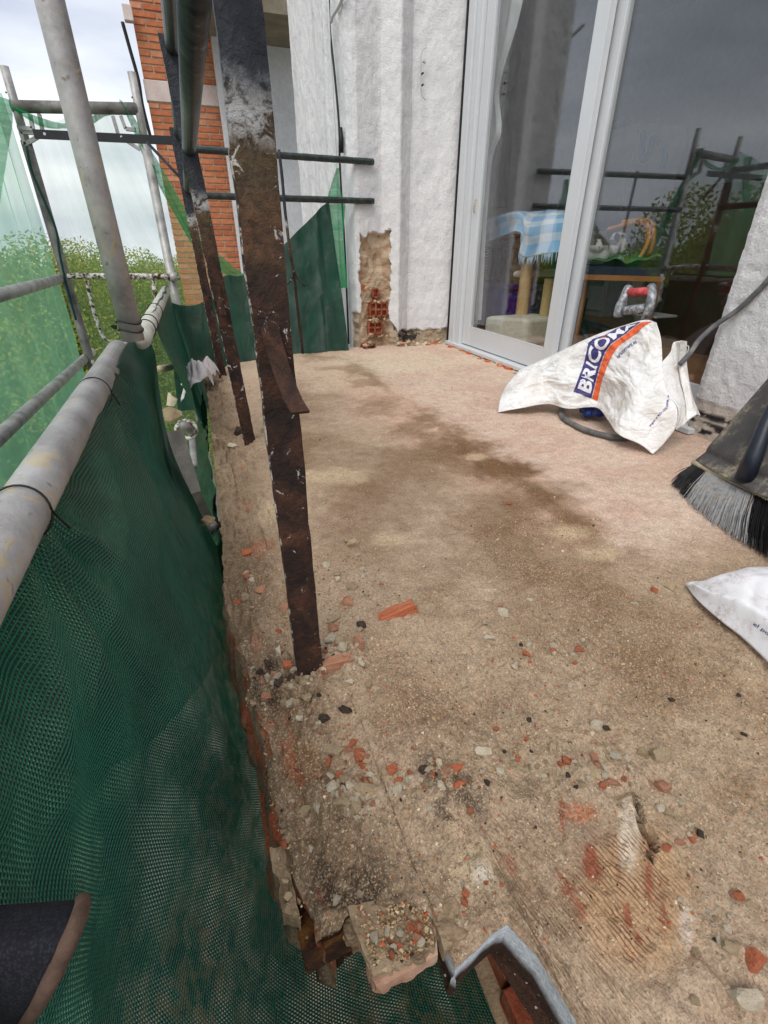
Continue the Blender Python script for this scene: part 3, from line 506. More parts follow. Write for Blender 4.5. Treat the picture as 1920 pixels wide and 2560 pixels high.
# ------------------------------------------------------------------ facade: fluted roughcast pier at the far end
PL = np.array([(1.735, 3.262), (1.655, 3.275), (1.63, 3.280), (1.40, 3.337), (1.385, 3.337), (1.295, 3.264), (1.285, 3.264), (1.19, 3.322), (1.17, 3.322), (1.03, 3.285), (1.005, 3.29), (0.985, 3.36), (0.99, 3.45), (1.02, 3.50), (0.985, 3.70), (0.975, 3.745), (1.00, 3.80), (0.99, 4.20), (0.97, 4.35), (0.995, 4.42), (0.985, 4.77), (1.30, 4.79)])
def extrude_wall(name, PL, z0, z1, dz, colf, dispf, m, parent=None, du=0.007):
    d = np.concatenate([[0], np.cumsum(np.linalg.norm(np.diff(PL, axis=0), axis=1))]); n = int(d[-1]/du); q = np.linspace(0, d[-1], n)
    xy = np.stack([np.interp(q, d, PL[:, 0]), np.interp(q, d, PL[:, 1])], 1); tg = np.gradient(xy, axis=0); tg = np.stack([np.convolve(tg[:, i], np.ones(5)/5, 'same') for i in (0, 1)], 1)
    nr = np.stack([-tg[:, 1], tg[:, 0]], 1); nr /= np.linalg.norm(nr, axis=1, keepdims=True)
    zs = np.arange(z0, z1+dz, dz); U = q[:, None]+0*zs; ZZ = zs[None]+0*q[:, None]; XX = xy[:, :1]+0*ZZ; YY = xy[:, 1:]+0*ZZ
    D = dispf(XX, YY, ZZ, U); P = np.stack([XX+nr[:, :1]*D, YY+nr[:, 1:]*D, ZZ], -1)
    return mk(name, P.reshape(-1, 3), gridfaces(len(q), len(zs)), m, parent, cols={'Col': colf(XX, YY, ZZ, U).reshape(-1, 3)})
WHITE = np.array(lin(228, 226, 225))
def patch_mask(X, Y, Z): return sst(0, 0.012, np.minimum(np.minimum(X-1.025, 1.238-X)+0.024*fbm(Z*11, X*6, s=121)+.008*vn(Z*60, X*60, s=123), 0.70+0.05*fbm(X*16, Z*9, s=122)-Z))*(Y < 3.34)
def foot_mask(X, Y, Z): return (1-sst(0.085, 0.10, Z-0.05*fbm(X*9, Z*6, s=124)-0.12*sst(1.30, 1.2, X)))*(Y < 3.36)
def pcol(X, Y, Z, U):
    c = np.empty(X.shape+(3,)); c[:] = WHITE
    pm = patch_mask(X, Y, Z); c = c*(1-pm[..., None])+np.where((fbm(X*14, Z*14, s=131) > .12)[..., None], np.array(lin(178, 150, 122)), np.where((fbm(X*20, Z*16, s=132) > .2)[..., None]*(Z < .45)[..., None], np.array(lin(190, 118, 84)), np.array(lin(200, 178, 150))))*pm[..., None]
    fm = foot_mask(X, Y, Z)*(1-pm); mo = np.where((fbm(X*16, Z*24, s=125) > 0.06)[..., None]*((X > 1.26) & (X < 1.52) & (Z > 0.02))[..., None], np.array(lin(66, 62, 64)), np.array(lin(176, 158, 134)))
    c = c*(1-fm[..., None])+mo*fm[..., None]
    st = 0.5*sst(0.1, 0.4, fbm(U*26, Z*2.2, s=126))*(Y > 3.4); return c*(1-0.25*st[..., None])
def pdis(X, Y, Z, U):
    r = 0.0045*fbm(U*30, Z*22, s=127)+0.006*fbm(U*9, Z*3, s=128); pm = patch_mask(X, Y, Z); fm = foot_mask(X, Y, Z)
    return r-pm*(0.026-0.022*fbm(X*18, Z*18, s=129))-fm*(1-pm)*(0.014-0.020*fbm(X*24, Z*24, s=130))
facade = thing('facade_pier', 'fluted white roughcast wall pier at the far end of the balcony', 'wall', (1.3, 3.3, 0))
extrude_wall('roughcast', PL, -0.25, 2.35, 0.008, pcol, pdis, M['roughcast'], facade)
def hollow_brick(x0, x1, z0, z1, y, nx, nz, dep=0.022, t=0.013):
    mb = MB(); mb.box((x0-.004, y+dep, z0-.004), (x1+.004, y+dep+0.03, z1+.004)); rj = lambda: random.uniform(-.004, .007)
    for i in range(nx+1): xx = x0+(x1-x0)*i/nx; mb.hexa([(xx-t/2, y+rj(), z0), (xx+t/2, y+rj(), z0), (xx+t/2, y+dep, z0), (xx-t/2, y+dep, z0)], [(xx-t/2+rj()*.4, y+rj(), z1), (xx+t/2+rj()*.4, y+rj(), z1), (xx+t/2, y+dep, z1), (xx-t/2, y+dep, z1)])
    for j in range(nz+1):
        zz = z0+(z1-z0)*j/nz
        for i in range(nx): xa = x0+(x1-x0)*i/nx+t/2; xb = x0+(x1-x0)*(i+1)/nx-t/2; mb.hexa([(xa, y+.001+rj(), zz-t/2), (xb, y+.001+rj(), zz-t/2), (xb, y+dep, zz-t/2), (xa, y+dep, zz-t/2)], [(xa, y+.001+rj(), zz+t/2), (xb, y+.001+rj(), zz+t/2), (xb, y+dep, zz+t/2), (xa, y+dep, zz+t/2)])
    mb.build('hollow_brick', M['terra3'], facade, False, .003)
hollow_brick(1.10, 1.222, 0.20, 0.285, 3.298, 3, 2); hollow_brick(1.088, 1.182, 0.088, 0.165, 3.296, 2, 2); hollow_brick(1.125, 1.162, 0.318, 0.368, 3.304, 1, 1)
hollow_brick(1.04, 1.12, 0.0, 0.03, 3.268, 2, 1)
def hull(seed, n=15):
    r = random.Random(seed); bm = bmesh.new()
    for i in range(n):
        d = Vector((r.gauss(0, 1), r.gauss(0, 1), r.gauss(0, 1))).normalized()*r.uniform(.78, 1.1); bm.verts.new(d)
    g_ = bmesh.ops.convex_hull(bm, input=bm.verts); bmesh.ops.delete(bm, geom=[v for v in bm.verts if not v.link_faces], context='VERTS')
    bmesh.ops.subdivide_edges(bm, edges=bm.edges[:], cuts=1); bmesh.ops.triangulate(bm, faces=bm.faces[:]); bm.verts.index_update()
    vs = np.array([v.co for v in bm.verts]); fs = [[v.index for v in f.verts] for f in bm.faces]; bm.free()
    return vs*(1+.10*vn(vs[:, 0]*2.5+seed, vs[:, 1]*2.5, vs[:, 2]*2.5, s=seed))[:, None], fs
def lump(name, P, sz, m, parent=None, seed=0, flatz=0.7):
    vs, fs = hull(seed); r = random.Random(seed); vs = vs*np.array([1, r.uniform(.6, .95), flatz])*sz; a = r.uniform(0, 6.3); R = np.array([[math.cos(a), -math.sin(a), 0], [math.sin(a), math.cos(a), 0], [0, 0, 1]])
    return mk(name, vs@R.T+np.array(P), fs, m, parent)
for i in range(26):
    x = random.uniform(1.03, 1.62); lump('mortar_lump', (x, 3.27-random.uniform(0, .03), random.uniform(-.01, .03)+0.05*(x < 1.25)*random.random()), random.uniform(.012, .03), random.choice([M['mortar'], M['chunk'], M['chunkw'], M['terra2']]), facade, 300+i)
for i in range(26): lump('mortar_lump', (random.uniform(1.05, 1.23), 3.30, random.choice((.19, .18, .075, .07, .3, .30, .37, .17))+random.uniform(-.012, .012)), random.uniform(.010, .022), random.choice([M['mortar'], M['chunk']]), facade, 360+i)
for i in range(7): lump('bitumen_lump', (random.uniform(1.30, 1.48), 3.272, random.uniform(.04, .085)), random.uniform(.014, .03), M['chunkd'], facade, 340+i, 0.5)
for u, v in ((929, 180), (929, 210)): P = gy(u+125, v, 3.29)
oval = curve([gy(u, v, 3.287) for u, v in ((1066, 118), (1055, 128), (1052, 160), (1052, 215), (1056, 240), (1064, 250))], 30)
MB().tube(oval, 0.0035, 6).build('cable_stub', M['white_smooth'], facade, True)
lump('plaster_blob', gy(1061, 155, 3.29), 0.012, M['white_smooth'], facade, 351); 
for u, v in ((1057, 183), (1057, 212)): P = gy(u, v, 3.292); MB().tube([(P[0], P[1]-0.004, P[2]), (P[0], P[1]+0.02, P[2])], 0.005, 8).build('drill_hole_plug', M['gasket'], facade)
front_lumps()
# cables down the pier's side
def wire(name, px, yfun, r, m, label, cat='cable', n=40, group=None):
    P = curve([yfun(*q) for q in px], n); o = MB().tube(P, r, 7).build(name, m, None, True); return tag(o, label, cat, group)
xs = lambda u, v: gx(u, v, 0.972)
wire('cable', [(823, -60), (824, 60), (838, 200), (848, 320), (850, 420), (862, 620), (872, 860)], xs, 0.0065, M['gasket'], 'black cable curving down the side of the white pier')
wire('cable', [(818, -60), (826, 120), (838, 340), (846, 560), (862, 880)], lambda u, v: gx(u, v, 0.966), 0.005, M['whitepl'], 'thin white cable clipped straight down the side of the pier')
wire('cable', [(868, -40), (850, 10), (832, 40), (828, 55)], lambda u, v: gx(u, v, 0.975), 0.009, M['whitepl'], 'short pale cable slanting in at the top of the pier')
P = gx(853, 345, 0.968); tag(MB().tube([P-np.array([0, 0, .07]), P-np.array([0, 0, .01]), P+np.array([0, 0, .05])], [0.012, 0.014, 0.009], 10).build('cable_joint', M['gasket'], None, True), 'black cable connector hanging on the pier above the rails', 'connector')

# recess wall and soffit beyond the pier
rw = thing('recess_wall', 'smooth white recessed wall under a dark soffit beside the brick building', 'wall', (1.0, 6.4, -1))
MB().box((0.60, 6.38, -1), (1.6, 6.6, 3.6)).build('white_panel', M['white_smooth'], rw)
zt = gy(690, 34, 5.6)[2]; MB().box((0.2, 5.6, zt), (1.8, 6.38, zt+0.22)).build('soffit', rough_mat('weathered_soffit', lin(110, 100, 84), lin(140, 130, 112), 6), rw)
MB().box((0.55, 6.30, -1), (0.66, 6.378, zt)).build('reveal', M['white_smooth'], rw, bevel=0.004)

# brick building beyond
YB_ = 6.5; bh = thing('brick_building', 'red brick building wall with a cream band beyond the scaffold', 'building', (0.2, YB_, -1.2))
xL0 = -0.115; MB().box((xL0+0.006, YB_+0.012, -1.2), (0.62, YB_+0.5, 3.4)).build('mortar_wall', M['brickmortar'], bh)
zb1, zb0 = gy(358, 198, YB_)[2], gy(366, 252, YB_)[2]
MB().box((xL0-0.01, YB_-0.012, zb0), (0.62, YB_+0.1, zb1)).build('cream_band', M['band'], bh, bevel=0.006)
COURSE, BL = 0.0545, 0.216
bmesh_cache = {}
def brick_obj(w, mi):
    k = (round(w, 3), mi)
    if k not in bmesh_cache:
        me = bpy.data.meshes.new('brick'); h = COURSE-0.0125; d = 0.1; e = 0.004
        mb = MB(); a = [(0, e, 0), (w, e, 0), (w, d, 0), (0, d, 0)]; b = [(0, e, h), (w, e, h), (w, d, h), (0, d, h)]; mb.hexa(a, b); mb.hexa([(e, 0, e), (w-e, 0, e), (w-e, e, e), (e, e, e)], [(e, 0, h-e), (w-e, 0, h-e), (w-e, e, h-e), (e, e, h-e)])
        me.from_pydata(mb.v, [], mb.f); me.materials.append(BR[mi]); bmesh_cache[k] = me
    o = bpy.data.objects.new('brick', bmesh_cache[k]); COL.objects.link(o); o.parent = bh; return o
for seg, (za, zb) in enumerate(((-0.25, zb0-0.004), (zb1+0.004, 2.75))):
    n = int((zb-za)/COURSE); z = zb-n*COURSE if seg == 0 else za
    for r in range(n):
        x = xL0; first = True
        while x < 0.60:
            w = (BL if not (first and r % 2) else BL*0.5); w = min(w, 0.62-x)-0.011
            if w > 0.03:
                o = brick_obj(w, random.choice([0, 0, 1, 1, 2, 3])); o.location = (x-0.2, random.uniform(-.003, .003), z+0.0055+1.2)
            x += w+0.011; first = False
        z += COURSE
wire('downpipe', [(312, 55), (330, 120), (352, 200), (362, 262), (382, 342)], lambda u, v: gy(u-6, v, YB_-0.05), 0.016, M['gasket'], 'dark cable trunk running down the corner of the brick wall', 'pipe')
tag(MB().box(*(lambda p: ((p[0]-.03, p[1]-.06, p[2]-.05), (p[0]+.05, p[1]+.02, p[2]+.06)))(gy(318, 38, YB_-0.05))).build('bracket_box', M['band'], None, False, 0.006), 'small cream bracket at the top of the brick wall corner', 'bracket')

# right-hand pier beside the door
PR = np.array([(1.93, 1.246), (1.70, 1.243), (1.672, 1.236), (1.665, 1.215), (1.668, 1.0), (1.665, 0.6), (1.668, -0.6)])
def rcol(X, Y, Z, U):
    c = np.empty(X.shape+(3,)); c[:] = np.array(lin(214, 212, 211))
    lo = 1-sst(0.125, 0.135, Z+0.004*fbm(Y*20, Z*20, s=140)); c = c*(1-lo[..., None])+np.array(lin(196, 186, 174))*lo[..., None]
    b1 = sst(0.0, 0.012, 0.018-np.abs(Z-0.088-.02*fbm(Y*5, .3, s=146))+0.012*fbm(Y*12, Z*12, s=141))*1.0; b2 = (1-sst(0.06, 0.066, Z))*sst(-0.22, -0.1, fbm(Y*26, Z*34, s=142))*sst(0.012, 0.02, Z)
    k = np.clip(b1*sst(-.35, -.2, fbm(Y*60, Z*60, s=144))+b2, 0, 1); return c*(1-k[..., None])+np.array(lin(46, 42, 44))*k[..., None]
def rdis(X, Y, Z, U): return 0.004*fbm(U*40, Z*40, s=143)-0.004*sst(0.128, 0.134, Z)+0.004*(1-sst(0.09, 0.1, Z))*fbm(U*30, Z*30, s=145)*2
rp_ = thing('door_pier', 'white roughcast pier with a tarred foot right of the door', 'wall', (1.72, 0.6, 0))
extrude_wall('roughcast', PR, -0.03, 2.3, 0.007, rcol, rdis, M['roughcast'], rp_, 0.007)

# ------------------------------------------------------------------ ground and trees far below
g = mk('ground', [(-300, -300, -11), (300, -300, -11), (300, 400, -11), (-300, 400, -11)], [(0, 1, 2, 3)], M['ground']); tag(g, kind='structure')
def make_crown(seed, n=32000, R=2.6):
    r = np.random.default_rng(seed); nb = 16; cen = r.normal(0, 1, (nb, 3)); cen /= np.linalg.norm(cen, axis=1, keepdims=True); cen *= (R*0.62*r.uniform(.35, 1, nb)**0.6)[:, None]; cen[:, 2] *= 0.85; rad = R*r.uniform(.30, .50, nb)
    w = rad**2; b = r.choice(nb, n, p=w/w.sum()); d = r.normal(0, 1, (n, 3)); d /= np.linalg.norm(d, axis=1, keepdims=True)
    P = cen[b]+d*(rad[b]*r.uniform(.4, 1.0, n)**0.5)[:, None]
    nr = d+r.normal(0, .6, (n, 3)); nr /= np.linalg.norm(nr, axis=1, keepdims=True); a = np.cross(nr, r.normal(0, 1, (n, 3))); a /= np.linalg.norm(a, axis=1, keepdims=True); c = np.cross(nr, a)
    s = r.uniform(.026, .055, n)[:, None]
    V = np.stack([P-a*s, P+c*s*.62+nr*s*.2, P+a*s*1.2, P-c*s*.62+nr*s*.2], 1).reshape(-1, 3); F = np.arange(4*n).reshape(n, 4)
    pal = np.array([lin(132, 146, 62), lin(150, 158, 68), lin(166, 166, 76), lin(108, 124, 52), lin(180, 164, 78), lin(140, 132, 62)])
    clump = pal[r.integers(0, 4, nb)][b]; mixc = np.where(r.random(n)[:, None] < .45, clump, pal[r.integers(0, 6, n)])*r.uniform(.75, 1.25, (n, 1))
    return V, F, np.repeat(mixc, 4, 0)
crowns = []
def tree(x, y, top, k, sc, label):
    H_ = top+11; t_ = thing('street_tree', label, 'tree', (x, y, -11), 'street trees beyond the scaffold')
    mb = MB(); mb.tube([(x, y, -11), (x+.1, y, -11+H_*.3), (x-.05, y+.1, -11+H_*.6), (x, y, -11+H_*.85)], [.28*sc, .22*sc, .15*sc, .05*sc], 8)
    rr = random.Random(k*13+int(x*7)+int(y*3))
    for i in range(7):
        z = -11+H_*rr.uniform(.4, .7); a = rr.uniform(0, 6.28); L = rr.uniform(.8, 1.8)*sc; mb.tube([(x, y, z), (x+math.cos(a)*L*.6, y+math.sin(a)*L*.6, z+L*.5), (x+math.cos(a)*L, y+math.sin(a)*L, z+L*1.1)], [.09*sc, .06*sc, .02*sc], 6)
    mb.build('trunk', M['bark'], t_, True)
    o = bpy.data.objects.new('crown', crowns[k % 4]); COL.objects.link(o); o.parent = t_; o.scale = (sc, sc, sc); o.location = (0, 0, H_-2.45*sc); o.rotation_euler = (0, 0, rr.uniform(0, 6.28))
    for j, (dz_, q) in enumerate(((4.9, 1.15), (7.2, 1.2))):
        o2 = bpy.data.objects.new('crown', crowns[(k+1+j) % 4]); COL.objects.link(o2); o2.parent = t_; o2.scale = (sc*q, sc*q, sc); o2.location = (rr.uniform(-.6, .6), rr.uniform(-.6, .6), H_-dz_*sc); o2.rotation_euler = (0, 0, rr.uniform(0, 6.28))
for k in range(4):
    V_, F_, C_ = make_crown(20+k); o = mk('crown', V_, F_, M['leaf'], recenter=False, cols={'Col': C_}); crowns.append(o.data); bpy.data.objects.remove(o)
TR = [(-9.0, 6.0, 1.75, 1.3, 'big yellow-green tree nearest the left edge behind the outer net'), (-8.2, 10.5, 1.5, 1.25, 'rounded green tree behind the left scaffold upright'), (-6.2, 14.0, 1.35, 1.25, 'yellowing tree seen between the scaffold upright and the big tube'), (-4.6, 18.5, 1.35, 1.3, 'full green tree seen behind the big leaning scaffold tube'),
      (-2.6, 23.0, 1.0, 1.25, 'lower yellow-green tree seen just left of the thin frame upright'), (-0.9, 29.0, 0.9, 1.2, 'small distant tree beside the brick wall corner'), (-8.4, 20.0, 1.6, 1.3, 'tree in the second row showing between the front crowns'), (-13.5, 12.5, 2.2, 1.35, 'tall tree in the back row at far left'),
      (-8.0, 9.0, 2.35, 1.2, 'dark leafy tree reflected in the right-hand door glass'), (-9.0, -3.2, 2.1, 1.2, 'tree beyond the left edge mirrored at the door pier'), (-12.5, 27.0, 1.6, 1.4, 'farthest tree on the left over the net swag'), (-5.4, 30.0, 1.3, 1.3, 'faraway tree peeking over the nearer crowns'), (-14.5, 5.5, 2.2, 1.3, 'tree standing behind the nearest left-edge tree')]
for i, (x, y, top, sc, lab) in enumerate(TR): tree(x, y, top, i, sc, lab)

# ------------------------------------------------------------------ scaffold
GX, GZ_ = -0.195, 0.392
tag(MB().tube([(GX+.008, -0.45, GZ_-0.006), (GX, 0.5, GZ_), (GX-.006, 1.38, GZ_+0.002)], 0.0242, 24).build('guard_tube', M['galvs'], None, True), 'thick spattered scaffold guard tube running along the near net', 'scaffold tube')
tag(MB().tube([(-.15, 1.42, 0.41), (-.15, 2.3, 0.403), (-.15, 3.24, 0.398)], 0.0242, 20).build('guard_tube', rough_mat('pale_limed_tube', lin(150, 148, 138), lin(196, 194, 182), 18, lin(214, 212, 202), 0.5, 0.3, 60), None, True), 'pale scaffold guard tube continuing behind the upright', 'scaffold tube')
up = thing('scaffold_upright', 'big grey scaffold upright leaning across the sky at left', 'scaffold tube', (-0.150, 1.28, 0.43))
MB().tube([(-0.150, 1.28, 0.43), (-0.151, 1.28, 0.8), (-0.151, 1.28, 2.4)], 0.0242, 24).build('tube', M['galvs'], up, True)
for z in (0.452, 0.470): MB().tube([(-0.150+0.026*math.cos(a), 1.28+0.026*math.sin(a), z+0.004*math.sin(a*2)) for a in np.linspace(0, 2*math.pi, 25)], 0.0016, 6).build('tie_wire', M['gasket'], up)
lump('tie_knot', (-0.18, 1.265, 0.462), 0.008, M['gasket'], up, 401)
for y, lab in ((0.50, 'nearest black wire tie looped around the guard tube'), (0.96, 'black wire tie looped round the guard tube near its far end')):
    o = MB().tube([(GX+0.0265*math.cos(a), y+0.01*math.sin(a), GZ_+0.0265*math.sin(a)) for a in np.linspace(0, 2*math.pi, 29)]+[(GX+0.031, y, GZ_-0.012), (GX+0.034, y+.006, GZ_-0.026)], 0.0012, 6).build('wire_tie', M['gasket'], None, True); tag(o, lab, 'wire tie')
for y, lab in ((1.75, 'thin wire tie on the pale guard tube'), (1.62, 'second thin wire tie on the pale guard tube'), (2.1, 'farthest wire tie on the pale guard tube')):
    o = MB().tube([(-.15+0.026*math.cos(a), y+0.008*math.sin(a), 0.408+0.026*math.sin(a)) for a in np.linspace(0, 2*math.pi, 21)], 0.0016, 5).build('wire_tie', M['gasket'], None, True); tag(o, lab, 'wire tie')
fr = thing('scaffold_end', 'far scaffold end of two uprights with crossbar and hanging loop', 'scaffold', (-0.4, 3.35, -1.6))
UL, UR = (-0.662, 3.4), (-0.108, 3.3)
zl = gy(5, 165, 3.4)[2]; zr = gy(325, 180, 3.3)[2]
for (x, y), zt_ in ((UL, zl), (UR, zr)):
    MB().tube([(x, y, -1.6), (x, y, zt_-0.28)], 0.0242, 18).build('upright', M['galvdark'] if x < -.3 else M['galv'], fr, True)
    MB().tube([(x, y, zt_-0.30), (x, y, zt_)], 0.019, 16).build('spigot', M['galv'], fr, True)
    MB().tube([(x-.02, y-.0195, zt_-0.10), (x-.02+.001, y-.021, zt_-0.10)], 0.004, 8).build('pin_hole', M['gasket'], fr)
ca, cb = gy(30, 266, 3.4), gy(345, 272, 3.3)
MB().tube([ca, cb], 0.0255, 16).build('crossbar', M['galvdark'], fr, True)
def brk(px, y):
    P = [gy(u, v, y) for u, v in px]; mb = MB()
    for i in range(len(px)-1): mb.ribbon([P[i], P[i+1]], (0, 0.02, 0), 0.016)
    mb.build('corner_bracket', M['galv'], fr)
brk([(75, 285), (82, 322), (44, 320)], 3.38); brk([(98, 285), (108, 334), (52, 330), (62, 362), (98, 340)], 3.385); brk([(282, 290), (298, 345), (345, 352)], 3.31); brk([(302, 290), (314, 322), (340, 325)], 3.315); brk([(316, 352), (350, 374)], 3.31)
ma, mb_ = gy(170, 690, 3.36), gy(448, 692, 3.27)
MB().tube([ma, mb_], 0.016, 12).build('paint_spattered_rail', M['spat'], fr, True)
MB().tube([mb_-np.array([.05, 0, 0]), mb_-np.array([.01, 0, 0])], 0.024, 10).build('clamp', M['galv'], fr, True)
MB().tube(curve([gy(u, v, 3.33) for u, v in ((217, 702), (232, 770), (252, 830), (268, 852), (290, 860), (318, 858))], 24), 0.0105, 10).build('hanging_loop', M['spat'], fr, True)
MB().tube([gy(380, 697, 3.30), gy(397, 775, 3.30)], 0.0105, 10).build('hanging_bar', M['spat'], fr, True)
MB().tube([gy(232, 906, 3.36), gy(350, 908, 3.25)], 0.016, 12).build('low_rail', M['spat'], fr, True)
MB().box(*(lambda p: ((p[0]-.025, p[1]-.02, p[2]-.02), (p[0]+.025, p[1]+.02, p[2]+.02)))(gy(278, 904, 3.3))).build('clamp', M['galv'], fr)
for px, lab in ((((168, 692), (0, 738)), 'upper outer guard rail on the far scaffold frame'), (((228, 882), (0, 1068)), 'lower outer guard rail sloping in from the left edge')):
    A = gx(*px[0], -0.69); B = gx(*px[1], -0.69); d = (B-A); o = MB().tube([A+np.array([0, .03, 0]), B+np.array([0, d[1]*.5, 0])], 0.0242, 16).build('outer_rail', M['galv'], None, True); tag(o, lab, 'scaffold tube')
wire('rope', [(66, 365), (80, 430), (110, 500), (140, 575), (150, 640), (168, 720), (190, 800)], lambda u, v: gy(u, v, 3.36), 0.006, flat('dark_green_rope', lin(20, 70, 60), 0.9), 'thin dark green rope hanging beside the left frame upright', 'rope')

# ------------------------------------------------------------------ nets
def sheet(name, P, m, label, group=None, dirt=None, uv=None, thick=0.0):
    nu, nv = P.shape[:2]
    if uv is None:
        du = np.concatenate([np.zeros((1, nv)), np.cumsum(np.linalg.norm(np.diff(P, axis=0), axis=2), 0)]); dv = np.concatenate([np.zeros((nu, 1)), np.cumsum(np.linalg.norm(np.diff(P, axis=1), axis=2), 1)], 1)
        uv = np.stack([np.mean(du, 1)[:, None]+0*dv, dv], -1)
    cols = {'Dirt': np.repeat((dirt if dirt is not None else np.zeros((nu, nv))).reshape(-1, 1), 3, 1)}
    o = mk(name, P.reshape(-1, 3), gridfaces(nu, nv), m, smooth=True, uvs=uv.reshape(-1, 2), cols=cols); tag(o, label, 'net', group)
    return o
nu, nv = 260, 150
sec = curve([(-0.186, 0.392), (-0.160, 0.29), (-0.134, 0.17), (-0.106, 0.05), (-0.078, -0.06), (-0.05, -0.16), (-0.01, -0.27), (0.08, -0.37), (0.30, -0.43), (0.62, -0.45)], nv)
ys = np.linspace(-0.30, 1.36, nu); P = np.empty((nu, nv, 3)); T = np.linspace(0, 1, nv)[None]; YY = ys[:, None]
P[..., 0] = sec[None, :, 0]; P[..., 2] = sec[None, :, 1]; P[..., 1] = YY
k = sst(0.9, 1.36, YY)                       # towards its far end the net is pulled up and tied
P[..., 0] += k*(-0.012-0.03*np.sin(np.pi*np.clip(T*2.2, 0, 1))); P[..., 2] += k*0.05*(1-sst(0, 0.2, T)); P[..., 1] += k*0.10*T
tie = np.exp(-((YY-0.50)/0.05)**2)+np.exp(-((YY-0.96)/0.06)**2); fall = np.exp(-(T*9))
P[..., 0] += 0.016*(1-np.clip(tie, 0, 1))*np.sin(np.pi*np.clip(T*5, 0, 1))*0.8
P[..., 0] += 0.007*fbm(YY*5, T*7, s=150)+0.0035*fbm(YY*14, T*5, s=151)+0.004*tie*np.sin(T*60+YY*40)*fall
P[..., 2] += 0.012*fbm(YY*4, T*6, s=152)
for yt_, st_ in ((.50, 154), (.96, 174), (1.4, 176), (.1, 178)):            # creases fanning out from the ties
    an_ = np.arctan2(YY-yt_, T*1.1+.03); rr_ = np.hypot(YY-yt_, T*1.1); P[..., 0] += .0065*np.sin(an_*13+2.2*fbm(an_*2, rr_*3, s=st_))*np.exp(-rr_*2.6)*sst(.0, .06, rr_)
P[..., 0] += .005*(1-2*np.abs(vn(YY*7+T*5, T*2.5, s=179)))*sst(.05, .3, T)
dirt = sst(0.16, 0.42, T)*(1-sst(0.62, 0.8, T))*np.clip(0.55+0.9*fbm(YY*5, T*8, s=153), 0, 1)
hem_ = curve([gx(u, v, x) for u, v, x in ((358, 826, -.152), (386, 880, -.138), (402, 1000, -.115), (432, 1130, -.100), (500, 1280, -.080), (552, 1400, -.060), (585, 1560, -.045))], nv)
kk = (sst(0.75, 1.36, YY)**1.5)[..., None]; wT = (1-sst(.55, .75, T))[..., None]; tq = np.clip(np.linspace(0, 1, nv)/.6, 0, 1)*(nv-1); hm_ = np.stack([np.interp(tq, np.arange(nv), hem_[:, i]) for i in range(3)], 1)[None]
P = P*(1-kk*wT)+hm_*kk*wT
nb_ = (1-sst(0.25, 0.6, YY))*np.sin(np.pi*np.clip(T/.62, 0, 1)); P[..., 0] -= 0.07*nb_; P[..., 2] -= 0.03*nb_
sheet('dark_net', P, M['net'], 'large dark green woven net hanging from the near guard tube', None, dirt)
nu, nv = 90, 70                              # far side sheet, tied to the pale tube
ys = np.linspace(1.75, 3.22, nu); T = np.linspace(0, 1, nv)[None]; YY = ys[:, None]; P = np.empty((nu, nv, 3))
low = np.interp(ys, [1.75, 2.0, 2.5, 3.22], [0.30, 0.08, -0.16, -0.30])[:, None]
P[..., 1] = YY-0.25*T*np.interp(YY, [1.75, 3.22], [1, 0]); P[..., 2] = 0.43*(1-T)+low*T-0.02*np.sin(np.pi*T)
P[..., 0] = -.138+0.075*T**1.2+0.012*fbm(YY*6, T*2, s=155)+0.006*fbm(YY*16, T*3, s=156)
sheet('dark_net', P, M['net2'], 'dark green net hanging from the pale tube beside the posts')
nu, nv = 170, 80                             # end of the balcony
tp_ = np.array([gy(u, v, 3.24) for u, v in ((416, 752), (455, 763), (505, 756), (540, 705), (568, 688), (600, 690), (640, 668), (700, 620), (760, 562), (800, 522), (824, 503))])
tp_ = curve(tp_, nu); bt = np.array([gy(u, v, 3.24) for u, v in ((445, 1030), (620, 1010), (886, 990))]); bt = curve(bt, nu); P = tp_[:, None]*(1-T.T[None, :, :1]*0) if False else None
T = np.linspace(0, 1, nv)[None, :, None]; P = tp_[:, None]*(1-T)+bt[:, None]*T; S = np.linspace(0, 1, nu)[:, None]; TT = T[..., 0]
P[..., 1] += 0.026*fbm(S*7, TT*1.3, s=160)+0.012*fbm(S*22, TT*2, s=161)+0.02*np.sin(S*34+TT*4)*sst(0.55, 1, S)
sheet('dark_net', P, M['net2'], 'dark green net stretched across the far end up to the lower rail')
# light green outer sheets
nu, nv = 120, 90; T = np.linspace(0, 1, nv)[None]; ys = np.linspace(0.1, 3.42, nu)[:, None]
P = np.empty((nu, nv, 3)); top = np.interp(ys, [0.1, 1.5, 2.6, 3.1, 3.3, 3.42], [0.95, 0.98, 1.05, 1.12, 1.22, 1.27]); P[..., 1] = ys+0*T; P[..., 2] = top*(1-T)-1.7*T
P[..., 0] = -0.715-0.10*np.sin(np.pi*T)*np.clip((3.3-ys)/1.5, 0, 1)+0.03*fbm(ys*3, T*1.5, s=165)*np.clip((3.3-ys)/.6, 0, 1)+0.012*np.sin(ys*26+3*fbm(ys*2, T*3, s=166))
sheet('light_net', P, M['sheer'], 'light green debris net hung along the outer side of the scaffold')
nu = 80; strip = [(300, 250), (322, 285), (345, 330), (362, 372), (392, 425), (428, 490), (468, 560), (500, 610), (560, 665), (600, 695)]
rt = curve([gy(u, v, 3.34) for u, v in strip], nv)
lt = np.stack([np.full(nv, -0.70), np.full(nv, 3.46), np.linspace(1.21, -1.2, nv)], 1); S = np.linspace(0, 1, nu)[:, None, None]
ext = rt.copy(); ext[:, 2] = np.where(np.linspace(0, 1, nv) > 0.0, rt[:, 2], rt[:, 2])
